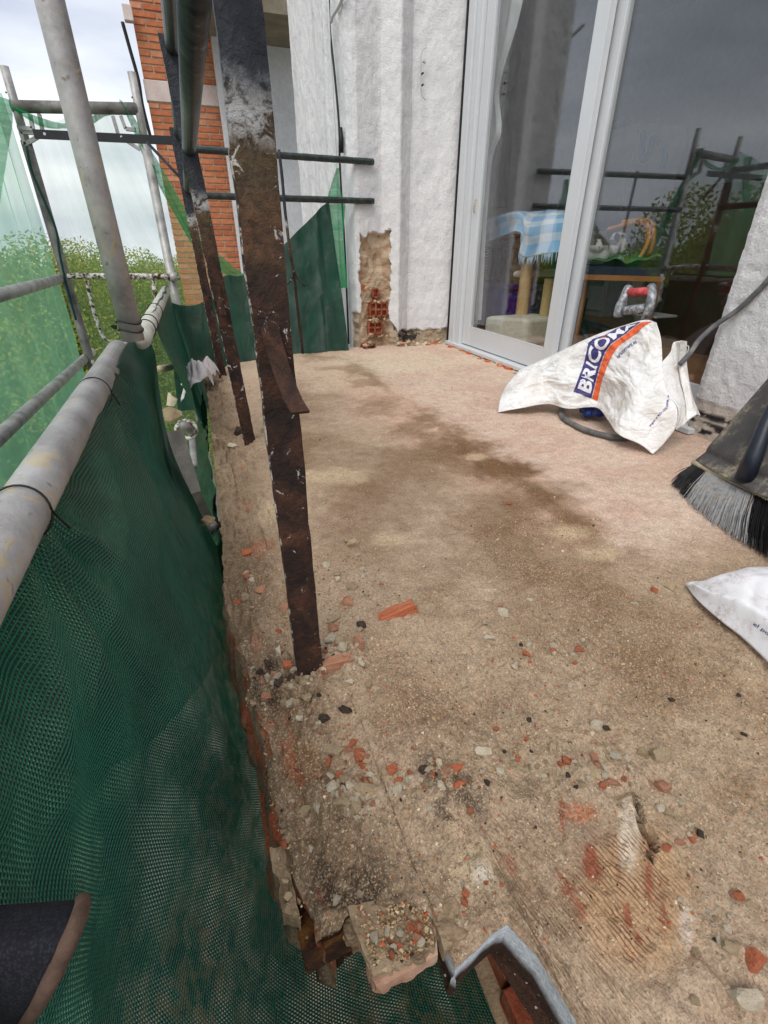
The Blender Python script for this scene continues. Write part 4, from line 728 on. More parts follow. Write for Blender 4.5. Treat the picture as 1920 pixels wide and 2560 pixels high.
# sheet between the far left upright and the gathered hem; sags between its fixings
topx = np.linspace(-0.70, rt[0, 0], nu); P = np.empty((nu, nv, 3)); tt = np.linspace(0, 1, nv)
for i in range(nu):
    s = i/(nu-1); zt_ = 1.215-0.055*math.sin(math.pi*min(1, s/0.55)) if s < 0.55 else 1.215-0.02*math.sin(math.pi*(s-.55)/.45); zz_ = zt_*(1-tt)+(-1.2)*tt
    xr = np.interp(-zz_, -rt[:, 2], rt[:, 0]); P[i, :, 2] = zz_; P[i, :, 0] = -0.70*(1-s)+xr*s; P[i, :, 1] = 3.45-0.10*s+0.02*fbm(s*9+0*tt, tt*3, s=170)
sheet('light_net', P, M['sheer_thin'], 'thin see-through green net across the far scaffold end')
S = np.linspace(0, 1, 14)[:, None]; rt2 = curve([gy(u, v, 3.30) for u, v in strip], 120); wd = np.interp(np.linspace(0, 1, 120), [0, .08, .3, .7, 1], [.012, .03, .055, .07, .075])
P = rt2[None]+np.stack([(S-0.5)*wd[None], 0.022*np.sin(S*9+np.linspace(0, 5, 120)[None]), 0.3*(S-0.5)*wd[None]], -1)
sheet('light_net', P.transpose(1, 0, 2), M['sheer_dense'], 'gathered bright green net edge slanting down across the brick wall')
sw = curve([gy(u, v, 3.36) for u, v in ((32, 268), (62, 285), (90, 300), (130, 312), (165, 316), (200, 312), (225, 302), (250, 288), (282, 276))], 60); S = np.linspace(0, 1, 8)[:, None]
P = sw[None]+np.stack([0*S+0*sw[None, :, 0], 0.012*np.sin(S*7+np.linspace(0, 9, 60)[None]), (S-0.5)*(0.018+0.018*np.abs(np.sin(np.linspace(0, 7, 60))))[None]], -1)
sheet('light_net', P.transpose(1, 0, 2), M['sheer_dense'], 'rolled green net swag drooping under the far crossbar')
lf = curve([gy(u, v, 3.30) for u, v in ((2, 245), (8, 300), (2, 360), (-6, 430), (-20, 520))], 60); P = lf[None]+np.stack([(S-.5)*0.07+0*lf[None, :, 0], 0.02*np.sin(S*8+np.linspace(0, 4, 60)[None]), 0*S+0*lf[None, :, 0]], -1)
sheet('light_net', P.transpose(1, 0, 2), M['sheer_dense'], 'bunched green net hanging at the left picture edge')
pc = curve([gy(u, v, 3.26) for u, v in ((846, 420), (842, 470), (846, 530), (850, 620), (860, 720))], 60); wd = np.interp(np.linspace(0, 1, 60), [0, .15, .3, .5, 1], [.015, .06, .12, .07, .045])
P = pc[None]+np.stack([(S-.6)*wd[None], 0.02*np.sin(S*8+np.linspace(0, 3, 60)[None]), 0*S+0*pc[None, :, 0]], -1)
sheet('light_net', P.transpose(1, 0, 2), M['sheer_dense'], 'bright green net scrap tied at the pier by the rails')

# ------------------------------------------------------------------ railing
rl = thing('balcony_railing', 'rusted flat-bar balcony railing with tube rails along the slab edge', 'railing', (0.08, 1.7, 0))
def post(base, top_px, ztop, w, tabs, seed):
    B = gz(*base); Tm = gy(*top_px, B[1]); d = (Tm-B)/(Tm[2]-B[2]); n = 60; zs = np.linspace(-0.05, ztop, n); r = random.Random(seed); vs = []; fs = []
    for i, z in enumerate(zs):
        c = B+d*z; wl = w/2*(1+0.05*vn(z*26, 1.0, s=seed)+0.03*vn(z*80, 2.0, s=seed)); wr = w/2*(1+0.06*vn(z*24, 5.0, s=seed)+0.03*vn(z*70, 7.0, s=seed)); th = 0.0045*(1+0.2*vn(z*40, 3, s=seed))
        vs += [(c[0]-wl, c[1]-th, z), (c[0], c[1]-th-0.0006, z), (c[0]+wr, c[1]-th, z), (c[0]+wr, c[1]+th, z), (c[0], c[1]+th, z), (c[0]-wl, c[1]+th, z)]
    for i in range(n-1):
        for k in range(6): fs.append((6*i+k, 6*i+(k+1) % 6, 6*i+6+(k+1) % 6, 6*i+6+k))
    fs += [(5, 4, 3, 2, 1, 0), tuple(6*(n-1)+k for k in range(6))]
    p = mk('post', vs, fs, M['rust'], rl); 
    es = [(B+d*z+np.array([-w/2*(1+0.05*vn(z*26, 1.0, s=seed)+0.03*vn(z*80, 2.0, s=seed))-0.0008, 0.0005, 0])) for z in np.linspace(0.02, min(.70, ztop), 40)]
    MB().ribbon(es, (0, 0.0085, 0), 0.0016).build('paint_edge', M['edgepaint'], p)
    for px, wid in tabs:
        c = curve([gy(u, v, B[1]-off) for u, v, off in px], 14); MB().ribbon(c, (wid, 0, 0), 0.005).build('bent_lug', M['rust'], p)
    return B, d
B1, d1 = post((775, 1676), (592, 0), 1.05, 0.0415, [(((672, 815, .006), (690, 880, .012), (712, 950, .026), (735, 1005, .045), (752, 1032, .055)), 0.020)], 201)
B2, d2 = post((625, 1108), (470, 350), 1.075, 0.040, [(((540, 712, .007), (548, 750, .010), (558, 788, .022)), 0.020)], 203)
B3, d3 = post((556, 936), (468, 490), 1.075, 0.040, [(((512, 690, .007), (516, 715, .010), (524, 742, .022)), 0.018)], 205)
for z, nm in ((1.052, 'top_rail'), (0.85, 'lower_rail')):
    for (Pa, da), (Pb, db) in (((B1, d1), (B2, d2)), ((B2, d2), (B3, d3))):
        A = Pa+da*z; B = Pb+db*z; A[0] = B[0] = .052; A[1] += .004; B[1] -= .004; MB().tube([A, (A+B)/2, B], 0.018, 18).build(nm, M['railtube'], rl, True)
    A = B1+d1*z; A[0] = .052; MB().tube([(A[0], -0.6, A[2]), (A[0], A[1]-.004, A[2])], 0.018, 18).build(nm, M['railtube'], rl, True)
for (ua, va), (ub, vb), z in (((470, 372), (955, 395), 1.054), ((470, 488), (955, 498), 0.849)):
    A = gy(ua, va, 3.13); B = gy(ub, vb, 3.13); B[1] = 3.285; B = A+(B-A)*1.0; q = [A+(B-A)*s for s in np.linspace(0, 1, 40)]
    MB().tube(q, 0.0165, 14, wob=0.05).build('return_rail', M['blackrail'], rl, True)
A, B = gy(84, 335, 3.04), gy(442, 352, 3.0); MB().ribbon([A, B], (0, 0.004, 0.034), 0.005).build('perforated_bar', M['gasket'], rl)
for u, v in ((112, 335), (304, 343)): p = gy(u, v, 3.02); MB().tube([p-np.array([0, .006, 0]), p-np.array([0, .004, 0])], 0.0055, 10).build('hole_daylight', M['whitepl'], rl)  # white discs stand for daylight showing through the bar's holes
MB().ribbon([gy(366, 354, 2.99), gy(452, 446, 2.99)], (0, 0.018, 0), 0.012).build('diagonal_brace', M['railtube'], rl)
sp_ = curve([gy(u, v, 3.115) for u, v in ((697, 374), (705, 440), (712, 520), (724, 620), (735, 690), (745, 780), (757, 884))], 40)
MB().tube(sp_, 0.0085, 8, wob=0.06).build('spindle', M['rust'], rl, True)
for pts in (((734, 676), (728, 700), (713, 716)), ((735, 676), (746, 700), (762, 716))): MB().tube(curve([gy(u, v, 3.105) for u, v in pts], 10), 0.004, 6).build('spindle_scroll', M['rust'], rl, True)

# ------------------------------------------------------------------ clutter in the gap between net and slab
def at(u, v, x): return gx(u, v, x)
pk = thing('scaffold_plank', 'worn grey plank end seen in the gap beside the slab', 'plank', tuple(at(470, 1200, -0.11)))
MB().ribbon([at(426, 1080, -0.115), at(470, 1230, -0.10), at(520, 1330, -0.085)], (0.055, 0.02, 0), 0.02).build('board', rough_mat('grey_weathered_board', lin(96, 92, 86), lin(136, 130, 122), 20), pk)
cp = thing('hooked_pipe', 'paint-spattered ring clamp with a bent grey pipe in the gap', 'pipe', tuple(at(470, 1120, -0.09)))
c0 = at(466, 1074, -0.10); MB().tube([c0+0.030*np.array([math.cos(a), 0.25*math.sin(a), math.sin(a)*0.9]) for a in np.linspace(0, 2*math.pi, 33)], 0.0075, 10).build('ring', M['spat'], cp, True)
MB().tube(curve([at(u, v, -0.095) for u, v in ((458, 1064), (470, 1066), (478, 1085), (482, 1120), (486, 1165))], 20), 0.0115, 12).build('bent_pipe', M['galv'], cp, True)
tag(lump('mortar_rock', at(425, 1040, -0.12), 0.034, M['chunk'], None, 410, 0.75), 'rough mortar rock wedged beside the ring clamp', 'rock')
tag(lump('mortar_rock', at(428, 1000, -0.14), 0.03, M['chunkw'], None, 411, 0.9), 'pale mortar rock above the ring clamp in the gap', 'rock')
tag(MB().tube([at(530, 1315, -0.06), at(556, 1312, -0.045)], 0.013, 12).build('pipe_end', M['galv'], None, True), 'short shiny pipe end poking out under the slab edge', 'pipe')
tag(lump('mortar_rock', at(518, 1300, -0.065), 0.022, M['mortar'], None, 413, 0.7), 'brown mortar rock beside the shiny pipe end', 'rock')
tag(MB().tube([at(400, 922, -0.15), at(426, 918, -0.13)], 0.012, 10).build('pipe_end', M['cream'], None, True), 'stubby cream pipe end between the dark nets', 'pipe')
nu, nv = 90, 50; YY = np.linspace(0.95, 2.75, nu)[:, None]; T = np.linspace(0, 1, nv)[None]; P = np.empty((nu, nv, 3)); P[..., 1] = YY+.02*fbm(YY*4, T*4, s=158); P[..., 2] = -.045-.5*np.sin(T*math.pi*.42)-.05*sst(1.4, .95, YY); P[..., 0] = -.052-.42*T**1.6+.022*fbm(YY*6, T*5, s=157)+.012*np.abs(vn(YY*18, T*12, s=159))
tarp = mk('plastic_tarp', P.reshape(-1, 3), gridfaces(nu, nv), rough_mat('wet_dark_green_plastic', lin(14, 34, 26), lin(24, 58, 40), 20, lin(40, 84, 50), .18, .9, 60, .01, .6), smooth=True); tag(tarp, 'glossy dark green plastic tarp hanging under the slab edge', 'tarp')
# crumpled white rag at the slab edge
def cloth_blob(c, r, seed, m, name, label, cat, sq=(1, 1, .8)):
    bm = bmesh.new(); bmesh.ops.create_icosphere(bm, subdivisions=5, radius=1); vs = np.array([v.co for v in bm.verts]); fs = [[v.index for v in f.verts] for f in bm.faces]; bm.free()
    k = 1+0.5*fbm(vs[:, 0]*1.6, vs[:, 1]*1.6, vs[:, 2]*1.6, s=seed)-0.34*np.abs(vn(vs[:, 0]*3, vs[:, 1]*3, vs[:, 2]*3, s=seed+3))-0.12*np.abs(vn(vs[:, 0]*8, vs[:, 1]*8, vs[:, 2]*8, s=seed+4))
    return tag(mk(name, vs*k[:, None]*np.array(sq)*r+np.array(c), fs, m, smooth=True), label, cat)
nu = nv = 90; S, T = np.meshgrid(np.linspace(-1, 1, nu), np.linspace(-1, 1, nv), indexing='ij'); rr_ = np.hypot(S, T); an_ = np.arctan2(T, S)
c_ = gz(500, 962, 0.0); fo = np.abs(vn(S*1.6+3, T*1.6, s=421))*1.0+.45*np.abs(vn(S*3.4, T*3.4, s=422)); rad_ = .11*rr_*(1+.25*np.sin(an_*3+1)); PX = c_[0]+rad_*np.cos(an_)*.72+.018*vn(S*2.2, T*2.2, s=423); PY = c_[1]+rad_*np.sin(an_)*1.25+.018*vn(S*2.2+9, T*2.2, s=424)
PZ = .012+.13*np.clip(1-rr_*.72, 0, 1)**.7*(.35+fo*1.1)-.05*sst(.0, .07, c_[0]-.02-PX)
rg = mk('rag', np.stack([PX, PY, PZ], -1).reshape(-1, 3), gridfaces(nu, nv), M['rag'], smooth=True); tag(rg, 'crumpled white rag lying on the slab edge by the posts', 'rag'); solid(rg, .003)

# ------------------------------------------------------------------ sliding door
dr = thing('sliding_door', 'aluminium sliding glass door opening onto the balcony', 'door', (1.7, 2.2, 0))
ZT = 2.25
def dbox(name, lo, hi, m='alu', par=None, bev=0.002): return MB().box(lo, hi).build(name, M[m], par or dr, False, bev)
frm = dbox('frame', (1.668, 3.165, 0.0), (1.80, 3.235, ZT)); dbox('rubber_seal', (1.662, 3.237, 0.0), (1.70, 3.252, ZT), 'gasket', frm, 0.001)
dbox('frame_step', (1.658, 3.145, 0.0), (1.70, 3.163, ZT), 'alu', frm); dbox('frame_step', (1.672, 3.085, 0.0), (1.69, 3.143, ZT), 'alu', frm); dbox('frame_step', (1.662, 3.068, 0.0), (1.71, 3.083, ZT), 'alu', frm)
dbox('frame_head', (1.66, 1.15, ZT), (1.80, 3.25, ZT+0.08)); tr_ = dbox('track', (1.640, 1.2, 0.006), (1.80, 3.235, 0.026)); dbox('track_rib', (1.70, 1.2, 0.0265), (1.706, 3.16, 0.032), 'alu', tr_); dbox('track_rib', (1.748, 1.2, 0.0265), (1.754, 3.16, 0.032), 'alu', tr_)
def leaf(name, x, y0, y1, sw0, sw1, rb):
    l_ = dbox(name, (x-0.016, y1-sw1, 0.033), (x+0.016, y1, ZT-0.005))            # stile far
    dbox('stile', (x-0.016, y0, 0.033), (x+0.016, y0+sw0, ZT-0.005), 'alu', l_); dbox('bottom_rail', (x-0.013, y0+sw0, 0.033), (x+0.013, y1-sw1, rb), 'alu', l_); dbox('top_rail', (x-0.013, y0+sw0, ZT-0.09), (x+0.013, y1-sw1, ZT-0.005), 'alu', l_)
    MB().box((x-0.003, y0+sw0, rb), (x+0.003, y1-sw1, ZT-0.09)).build('glass_pane', M['glass'], l_)
    dbox('glazing_bead', (x-0.014, y0+sw0, rb-0.002), (x-0.006, y1-sw1, rb+0.006), 'alu', l_, 0.001); dbox('glazing_seal', (x-0.0145, y0+sw0-0.004, rb), (x-0.010, y0+sw0+0.002, ZT-0.09), 'gasket', l_, 0.0005)
    return l_
leaf('door_leaf', 1.703, 2.098, 3.062, 0.078, 0.082, 0.147); leaf('door_leaf', 1.751, 1.16, 2.128, 0.05, 0.07, 0.155)
MB().tube([(1.684, 3.02, .86), (1.676, 3.02, .862), (1.676, 3.02, .80), (1.684, 3.02, .798)], 0.004, 6).build('latch', M['cream'], dr, True)
# broken threshold under the door: mortar bed, brick stubs
th = thing('door_threshold', 'broken mortar and brick threshold strip under the door track', 'threshold', (1.66, 2.3, 0))
for i in range(44):
    y = 1.3+i*0.044; lump('mortar_lump', (1.655+random.uniform(-.012, .03), y, -0.004+random.uniform(0, .008)), random.uniform(.014, .026), random.choice([M['mortar'], M['chunk'], M['chunkw']]), th, 500+i, 0.6)
for i, (y, w) in enumerate(((3.10, .03), (2.97, .026), (2.86, .036), (2.70, .03), (2.62, .04), (2.47, .05), (2.40, .045), (2.22, .04))):
    vs_, fs_ = hull(560+i); mk('brick_stub', vs_*np.array([.022, w, .016])+np.array([1.628+random.uniform(-.008, .012), y, .0]), fs_, M['terra2' if i % 2 else 'terra'], th)
for i in range(12): lump('mortar_lump', (1.62+random.uniform(-.02, .02), random.uniform(2.2, 3.15), -.002), random.uniform(.012, .024), M['chunk'], th, 580+i, .5)

# ------------------------------------------------------------------ room behind the glass
rm_f = mk('room_floor', [(1.80, -0.6, 0.03), (4.7, -0.6, 0.03), (4.7, 5.2, 0.03), (1.80, 5.2, 0.03)], [(0, 1, 2, 3)], M['parquet']); tag(rm_f, kind='structure')
mbw = MB(); mbw.box((4.7, -0.6, 0), (4.8, 5.2, 2.6)); mbw.box((1.80, 5.2, 0), (4.7, 5.3, 2.6)); mbw.box((1.80, -0.7, 0), (4.7, -0.6, 2.6)); mbw.box((1.80, 3.24, 0), (1.9, 5.2, 2.6)); mbw.box((1.80, -0.6, 0), (1.9, 1.17, 2.6)); mbw.box((1.70, 1.0, 2.335), (1.9, 3.4, 2.6))
tag(mbw.build('room_wall', M['roomwall']), kind='structure'); tag(MB().box((1.80, -0.6, 2.6), (4.7, 5.2, 2.7)).build('room_ceiling', M['roomwall']), kind='structure')
ct = thing('cat_tree', 'cat scratching tree with cream plush base and sisal posts', 'cat tree', tuple(gz(1330, 830, 0.03)))
TL, TR_, BR_ = gz(1213, 790, .2), gz(1325, 798, .2), gz(1438, 790, .2); TB = TL+BR_-TR_; dn = np.array([0, 0, -.168])
MB().hexa([TL+dn, TR_+dn, BR_+dn, TB+dn], [TL, TR_, BR_, TB]).build('base_box', M['plush'], ct, False, 0.02)
def sisal(P, z0, z1, r):
    prof = []; z = z0
    while z < z1: prof += [(r*.955, z), (r, z+.003)]; z += .0075
    MB().lathe((P[0], P[1], 0), [(r*.9, z0-.004)]+prof+[(r*.9, z1)], 20).build('sisal_post', M['sisal'], ct, True)
p1 = gz(1303, 786, .2); sisal(p1, .2, .74, .042); p2 = gz(1352, 852, .035); sisal(p2, .035, .43, .038)
L, R = gz(1280, 694, .43), gz(1503, 690, .43); bk = np.array([.22, .14, 0]); u_ = np.array([0, 0, .042]); MB().hexa([L, R, R+bk, L+bk], [L+u_, R+u_, R+bk+u_, L+bk+u_]).build('shelf', M['plush'], ct, False, 0.016)
p3 = gz(1368, 660, .45); sisal(p3+np.array([.05, .05, 0]), .45, .74, .03)
L, R = gx(1238, 584, p1[0]-.03), gx(1440, 578, p1[0]-.02); R[2] = L[2]; bk = np.array([.16, .05, 0]); MB().hexa([L, R, R+bk, L+bk], [L+u_, R+u_, R+bk+u_, L+bk+u_]).build('top_platform', M['plush'], ct, False, 0.016)
def coons(Tc, Bc, Lc, Rc, nu, nv):
    T_, B_, L_, R_ = curve(Tc, nu), curve(Bc, nu), curve(Lc, nv), curve(Rc, nv); s = np.linspace(0, 1, nu)[:, None, None]; t = np.linspace(0, 1, nv)[None, :, None]
    return (1-t)*T_[:, None]+t*B_[:, None]+(1-s)*L_[None]+s*R_[None]-((1-s)*(1-t)*T_[0]+s*(1-t)*T_[-1]+(1-s)*t*B_[0]+s*t*B_[-1])
xA = float(p1[0])-.035; top_ = [gx(u, v, xA+.14) for u, v in ((1222, 556), (1262, 537), (1330, 530), (1400, 528), (1480, 534))]; bot_ = [gx(u, v, xA-.03) for u, v in ((1203, 612), (1240, 596), (1298, 580), (1306, 640), (1360, 634), (1430, 628))]
lf_ = [top_[0], gx(1210, 578, xA+.05), bot_[0]]; rt_ = [top_[-1], gx(1462, 570, xA+.03), bot_[-1]]; nu, nv = 70, 40
P = coons(top_, bot_, lf_, rt_, nu, nv); S, T = np.meshgrid(np.linspace(0, 1, nu), np.linspace(0, 1, nv), indexing='ij')
P[..., 0] -= 0.05*np.sin(np.pi*np.clip(T*1.2, 0, 1))*(1-.3*S); P[..., 2] += 0.028*np.sin(np.pi*np.clip(T, 0, 1))
P[..., 0] += 0.008*np.sin(S*40+2*T)*T; bl = mk('blanket', P.reshape(-1, 3), gridfaces(nu, nv), M['plaid'], smooth=True, uvs=np.stack([S, T*.6], -1).reshape(-1, 2)); tag(bl, 'light blue and white plaid fringed blanket draped on the cat tree', 'blanket'); solid(bl, 0.008)
mb = MB()
for i in range(34):
    s = int((0.46+0.54*i/33)*(nu-1)); A = P[s, -1]; L_ = random.uniform(.045, .065); mb.tube([A, A+np.array([random.uniform(-.006, .004), random.uniform(-.006, .006), -L_*.5]), A+np.array([random.uniform(-.01, .006), random.uniform(-.012, .012), -L_])], [.0045, .004, .0022], 5)
o = mb.build('fringe', flat('pale_blue_wool', lin(176, 206, 226), 0.95), bl, True); o['kind'] = 'stuff'
bx = thing('storage_box', 'deep blue plastic storage box behind the cat tree', 'box', (2.5, 3.6, 0.03))
MB().box((2.30, 3.30, .03), (2.68, 3.98, .33)).build('tub', M['bluebox'], bx, False, 0.02); MB().box((2.285, 3.285, .332), (2.695, 3.995, .365)).build('lid', M['bluebox'], bx, False, 0.008)
wb = thing('wicker_basket', 'dark wicker basket standing on the blue box', 'basket', (2.5, 3.6, .366)); mbk = MB()
for r in range(11):
    for sgn in range(26):
        y = 3.36+sgn*.022; mbk.box((2.315+(0.006 if (r+sgn) % 2 else 0), y, .37+r*.022), (2.328+(0.006 if (r+sgn) % 2 else 0), y+.021, .389+r*.022))
o = mbk.build('weave', M['wicker'], wb); o['kind'] = 'stuff'; MB().box((2.335, 3.36, .366), (2.62, 3.93, .60)).build('body', M['wicker'], wb, False, .02); MB().tube([(2.33, 3.35, .61), (2.33, 3.94, .61)], .012, 8).build('rim', M['wicker'], wb, True)
cloth_blob((2.45, 3.68, .66), .12, 430, M['redcl'], 'red_cloth', 'dark red cloth heaped in the wicker basket', 'cloth', (.9, 1.6, .5))
def drape(name, pxT, pxB, x, m, label, amp, freq, seed):
    nu, nv = 60, 40; T_ = curve([gx(u, v, x) for u, v in pxT], nv); B_ = curve([gx(u, v, x) for u, v in pxB], nv); s = np.linspace(0, 1, nu)[:, None, None]; P = T_[None]*(1-s)+B_[None]*s
    P[..., 0] += amp*np.sin(np.linspace(0, freq, nu)[:, None]+2*fbm(np.linspace(0, 2, nv)[None], np.linspace(0, 3, nu)[:, None], s=seed)); o = mk(name, P.reshape(-1, 3), gridfaces(nu, nv), m, smooth=True); return tag(o, label, 'curtain')
drape('curtain', [(1232, -60), (1228, 100), (1222, 250), (1215, 360), (1205, 470), (1196, 640), (1190, 800)], [(1320, -60), (1290, 60), (1262, 150), (1244, 230), (1249, 330), (1222, 430), (1200, 800)], 1.80, M['curtain'], 'white curtain gathered behind the left door stile', .012, 14, 440)
drape('curtain', [(1300, -60), (1272, 130), (1250, 240), (1238, 400), (1232, 520)], [(1338, -60), (1312, 100), (1290, 240), (1275, 400), (1266, 520)], 3.1, flat('dark_taupe_curtain', lin(112, 108, 104), .9), 'narrow dark grey curtain hanging beside the white one', .01, 12, 442)
# bentwood armchair with the cat
ch = thing('armchair', 'bentwood armchair with dark seat pad behind the glass', 'chair', tuple(gd(1545, 760, 2.75))); ch.location[2] = 0.03
DS = 2.62
def cpt(u, v, d=0.0): return gd(u, v, DS+d)
MB().hexa([cpt(1448, 690, -.05), cpt(1650, 696, -.05), cpt(1650, 690, .4), cpt(1448, 684, .4)], [cpt(1448, 664, -.05), cpt(1650, 672, -.05), cpt(1652, 650, .4), cpt(1450, 642, .4)]).build('seat_pad', M['darkcl'], ch, False, .012)
MB().ribbon(curve([cpt(u, v) for u, v in ((1516, 578), (1556, 567), (1590, 558), (1608, 560), (1620, 578), (1618, 605), (1606, 632), (1592, 652))], 30), CF*0.05, .016).build('arm', M['wood'], ch, True)
MB().ribbon(curve([cpt(u, v, .1) for u, v in ((1552, 560), (1600, 554), (1622, 560), (1632, 580), (1630, 610), (1620, 640))], 24), CF*0.05, .016).build('arm', M['wood'], ch, True)
MB().ribbon(curve([cpt(u, v, -.05) for u, v in ((1440, 548), (1458, 552), (1466, 580), (1460, 620), (1440, 670), (1430, 720))], 24), CF*0.06, .018).build('arm', M['wood'], ch, True)
MB().ribbon([cpt(1440, 692, -.06), cpt(1655, 698, -.06)], (0, 0, .025), .02).build('seat_rail', M['wood'], ch)
for u, v0, v1, dd in ((1450, 700, 800, -.02), (1648, 700, 790, -.02), (1470, 690, 770, .3), (1640, 690, 765, .3)):
    A = cpt(u, v0, dd); MB().tube([A, (A[0], A[1], .03)], .014, 8).build('leg', M['wood'], ch, True)
S, T = np.meshgrid(np.linspace(0, 1, 60), np.linspace(0, 1, 30), indexing='ij')
P = coons([cpt(u, v, .34) for u, v in ((1458, 634), (1560, 632), (1640, 642))], [cpt(u, v, -.06) for u, v in ((1458, 656), (1500, 658), (1540, 654), (1570, 660), (1620, 654), (1652, 646))], [cpt(1458, 634, .34), cpt(1455, 645, .1), cpt(1458, 656, -.06)], [cpt(1640, 642, .34), cpt(1648, 644, .1), cpt(1652, 646, -.06)], 60, 30)
P[..., 2] += .012+.010*fbm(S*9, T*6, s=450)+.006*np.sin(S*26+3*T); o = mk('seat_cloth', P.reshape(-1, 3), gridfaces(60, 30), M['greencl'], smooth=True); tag(o, 'crumpled green cloth spread on the armchair seat under the cat', 'cloth'); solid(o, .006)
mbl = bpy.data.metaballs.new('cat'); mbl.resolution = .007; mbl.threshold = .25; mo = bpy.data.objects.new('cat_meta', mbl); COL.objects.link(mo)
for u, v, dd, r in ((1497, 606, -.03, 24), (1486, 615, -.045, 13), (1509, 615, -.045, 13), (1498, 618, -.06, 11), (1484, 589, -.02, 7), (1481, 582, -.02, 5), (1479, 577, -.02, 3.4), (1512, 590, -.02, 7), (1516, 583, -.02, 5), (1518, 578, -.02, 3.4), (1492, 632, 0, 26), (1472, 640, 0, 13), (1505, 640, -.02, 16), (1520, 624, .07, 26), (1540, 616, .10, 26), (1546, 598, .12, 19), (1549, 588, .13, 12)):
    e = mbl.elements.new(); e.co = Vector(cpt(u, v, dd)); e.radius = r*DS/1190*1.45
dg = bpy.context.evaluated_depsgraph_get(); me_ = bpy.data.meshes.new_from_object(mo.evaluated_get(dg)); cv = np.array([v.co for v in me_.vertices]); cf = [list(p.vertices) for p in me_.polygons]; bpy.data.objects.remove(mo)
if len(cv):
    q = cv-C0; dq = q@CF; uu = 960+FPX*(q@CR)/dq; vv = 1280-FPX*(q@CU)/dq; cc = np.empty((len(cv), 3)); cc[:] = lin(214, 212, 206); head = dq < DS+.02
    cap = head & (vv < 613) & (np.abs(uu-498-1000) > (vv-585)*.28*1.0) & (vv < 613+0*uu); cap |= head & (vv < 592); cc[cap] = lin(104, 96, 84); cc[head & (vv < 597) & (vv > 588) & (np.abs(uu-1497) < 14)] = lin(84, 76, 66)
    pt = (~head) & (((uu-1543)/8)**2+((vv-594)/14)**2 < 1); cc[pt] = lin(70, 58, 54); cc[(~head) & (vv < 583)] = lin(140, 130, 122)
    cat = mk('cat', cv, cf, M['fur'], smooth=True, cols={'Col': cc}); tag(cat, 'white and grey tabby cat lying on the armchair facing out', 'cat')
    def hitp(u, v, off=0.0):
        bv = BVHTree.FromPolygons([Vector(p) for p in cv], cf); d = Vector(ray(u, v)); h = bv.ray_cast(Vector(C0), d.normalized()); return np.array(h[0])-CF*off if h[0] else cpt(u, v, -.1)
    for u in (1487, 1507):
        p = hitp(u, 608); MB().lathe((0, 0, 0), [(.001, -.007), (.006, -.004), (.0075, 0), (.006, .004), (.001, .007)], 10); lump('eye', p, .008, M['eye'], cat, 3, 1.0); lump('pupil', p-CF*.006, .0035, M['pupil'], cat, 3, 1.4)
    lump('nose', hitp(1498, 618), .006, M['nose'], cat, 5, .7)
# further things in the room
oc = thing('office_chair', 'grey steel swivel chair base behind the door glass', 'chair', (2.45, 2.6, .03)); X_ = 2.55
MB().tube([gx(1462, 700, X_), gx(1458, 745, X_)], .012, 10).build('gas_lift', M['darkgrey'], oc, True); MB().tube([gx(1458, 745, X_), gx(1446, 805, X_)], .034, 12).build('column', M['darkgrey'], oc, True)
for u, v in ((1545, 835), (1390, 800), (1470, 850)): MB().tube([gx(1448, 805, X_), gx((1448+u)/2, (805+v)/2-4, X_-.05), gx(u, v, X_-.1)], [.028, .024, .018], 8).build('leg', M['darkgrey'], oc, True)
MB().hexa([gx(1440, 712, X_-.1), gx(1510, 716, X_-.1), gx(1510, 712, X_+.2), gx(1440, 708, X_+.2)], [gx(1440, 694, X_-.1), gx(1512, 696, X_-.1), gx(1512, 694, X_+.2), gx(1440, 692, X_+.2)]).build('seat', flat('grey_seat_fabric', lin(90, 96, 96), .9), oc, False, .01)
o = cloth_blob(gd(1612, 735, 2.95), .17, 460, flat('thin_white_plastic', lin(196, 196, 190), .5), 'plastic_bag', 'white plastic carrier bag under the armchair', 'bag', (.55, .7, .95))
o = MB().box(tuple(gd(1640, 788, 2.8)-np.array([.08, .08, .006])), tuple(gd(1640, 788, 2.8)+np.array([.08, .08, .006]))).build('white_board', M['whitepl'], None, False, .003); tag(o, 'small white board lying on the room floor by the bag', 'board')
cb_ = thing('cabinet', 'pale cabinet standing against the back of the room', 'cabinet', (3.9, 3.0, .03)); A = gx(1605, 305, 3.6); B_ = gx(1362, 285, 3.6)
MB().box((3.6, A[1], .03), (4.1, B_[1]+.25, A[2])).build('carcass', M['whitepl'], cb_, False, .005)
for i in range(3): y0_ = A[1]+i*(B_[1]-A[1])/3; MB().box((3.58, y0_+.006, .08), (3.598, y0_+(B_[1]-A[1])/3-.006, A[2]-.05)).build('cabinet_door', M['whitepl'], cb_, False, .003)
bw = gx(1552, 300, 3.7); o = MB().lathe((bw[0], bw[1], A[2]), [(.03, 0), (.06, .02), (.085, .07), (.08, .072), (.05, .02)], 18).build('bowl', M['picture'], None, True); tag(o, 'grey bowl on top of the pale cabinet', 'bowl')
o = MB().tube(curve([gx(u, v, 3.3) for u, v in ((1608, 330), (1606, 400), (1625, 380), (1632, 345), (1650, 360), (1662, 390), (1655, 420))], 30), .02, 8).build('strap', M['bluegreycl'], None, True); tag(o, 'blue grey looped strap hanging beside the pale cabinet', 'strap')
sb = thing('room_darkener', 'added dark brown unit that darkens the room at right', 'room_darkener', (3.0, 1.6, .03)); dk_ = rough_mat('dark_walnut', lin(56, 36, 24), lin(80, 54, 36), 4, None, .5)  # invented dark furniture, added so the room behind the right pane goes dark
MB().box((2.9, .2, .03), (3.4, 2.62, .93)).build('carcass', dk_, sb, False, .005)
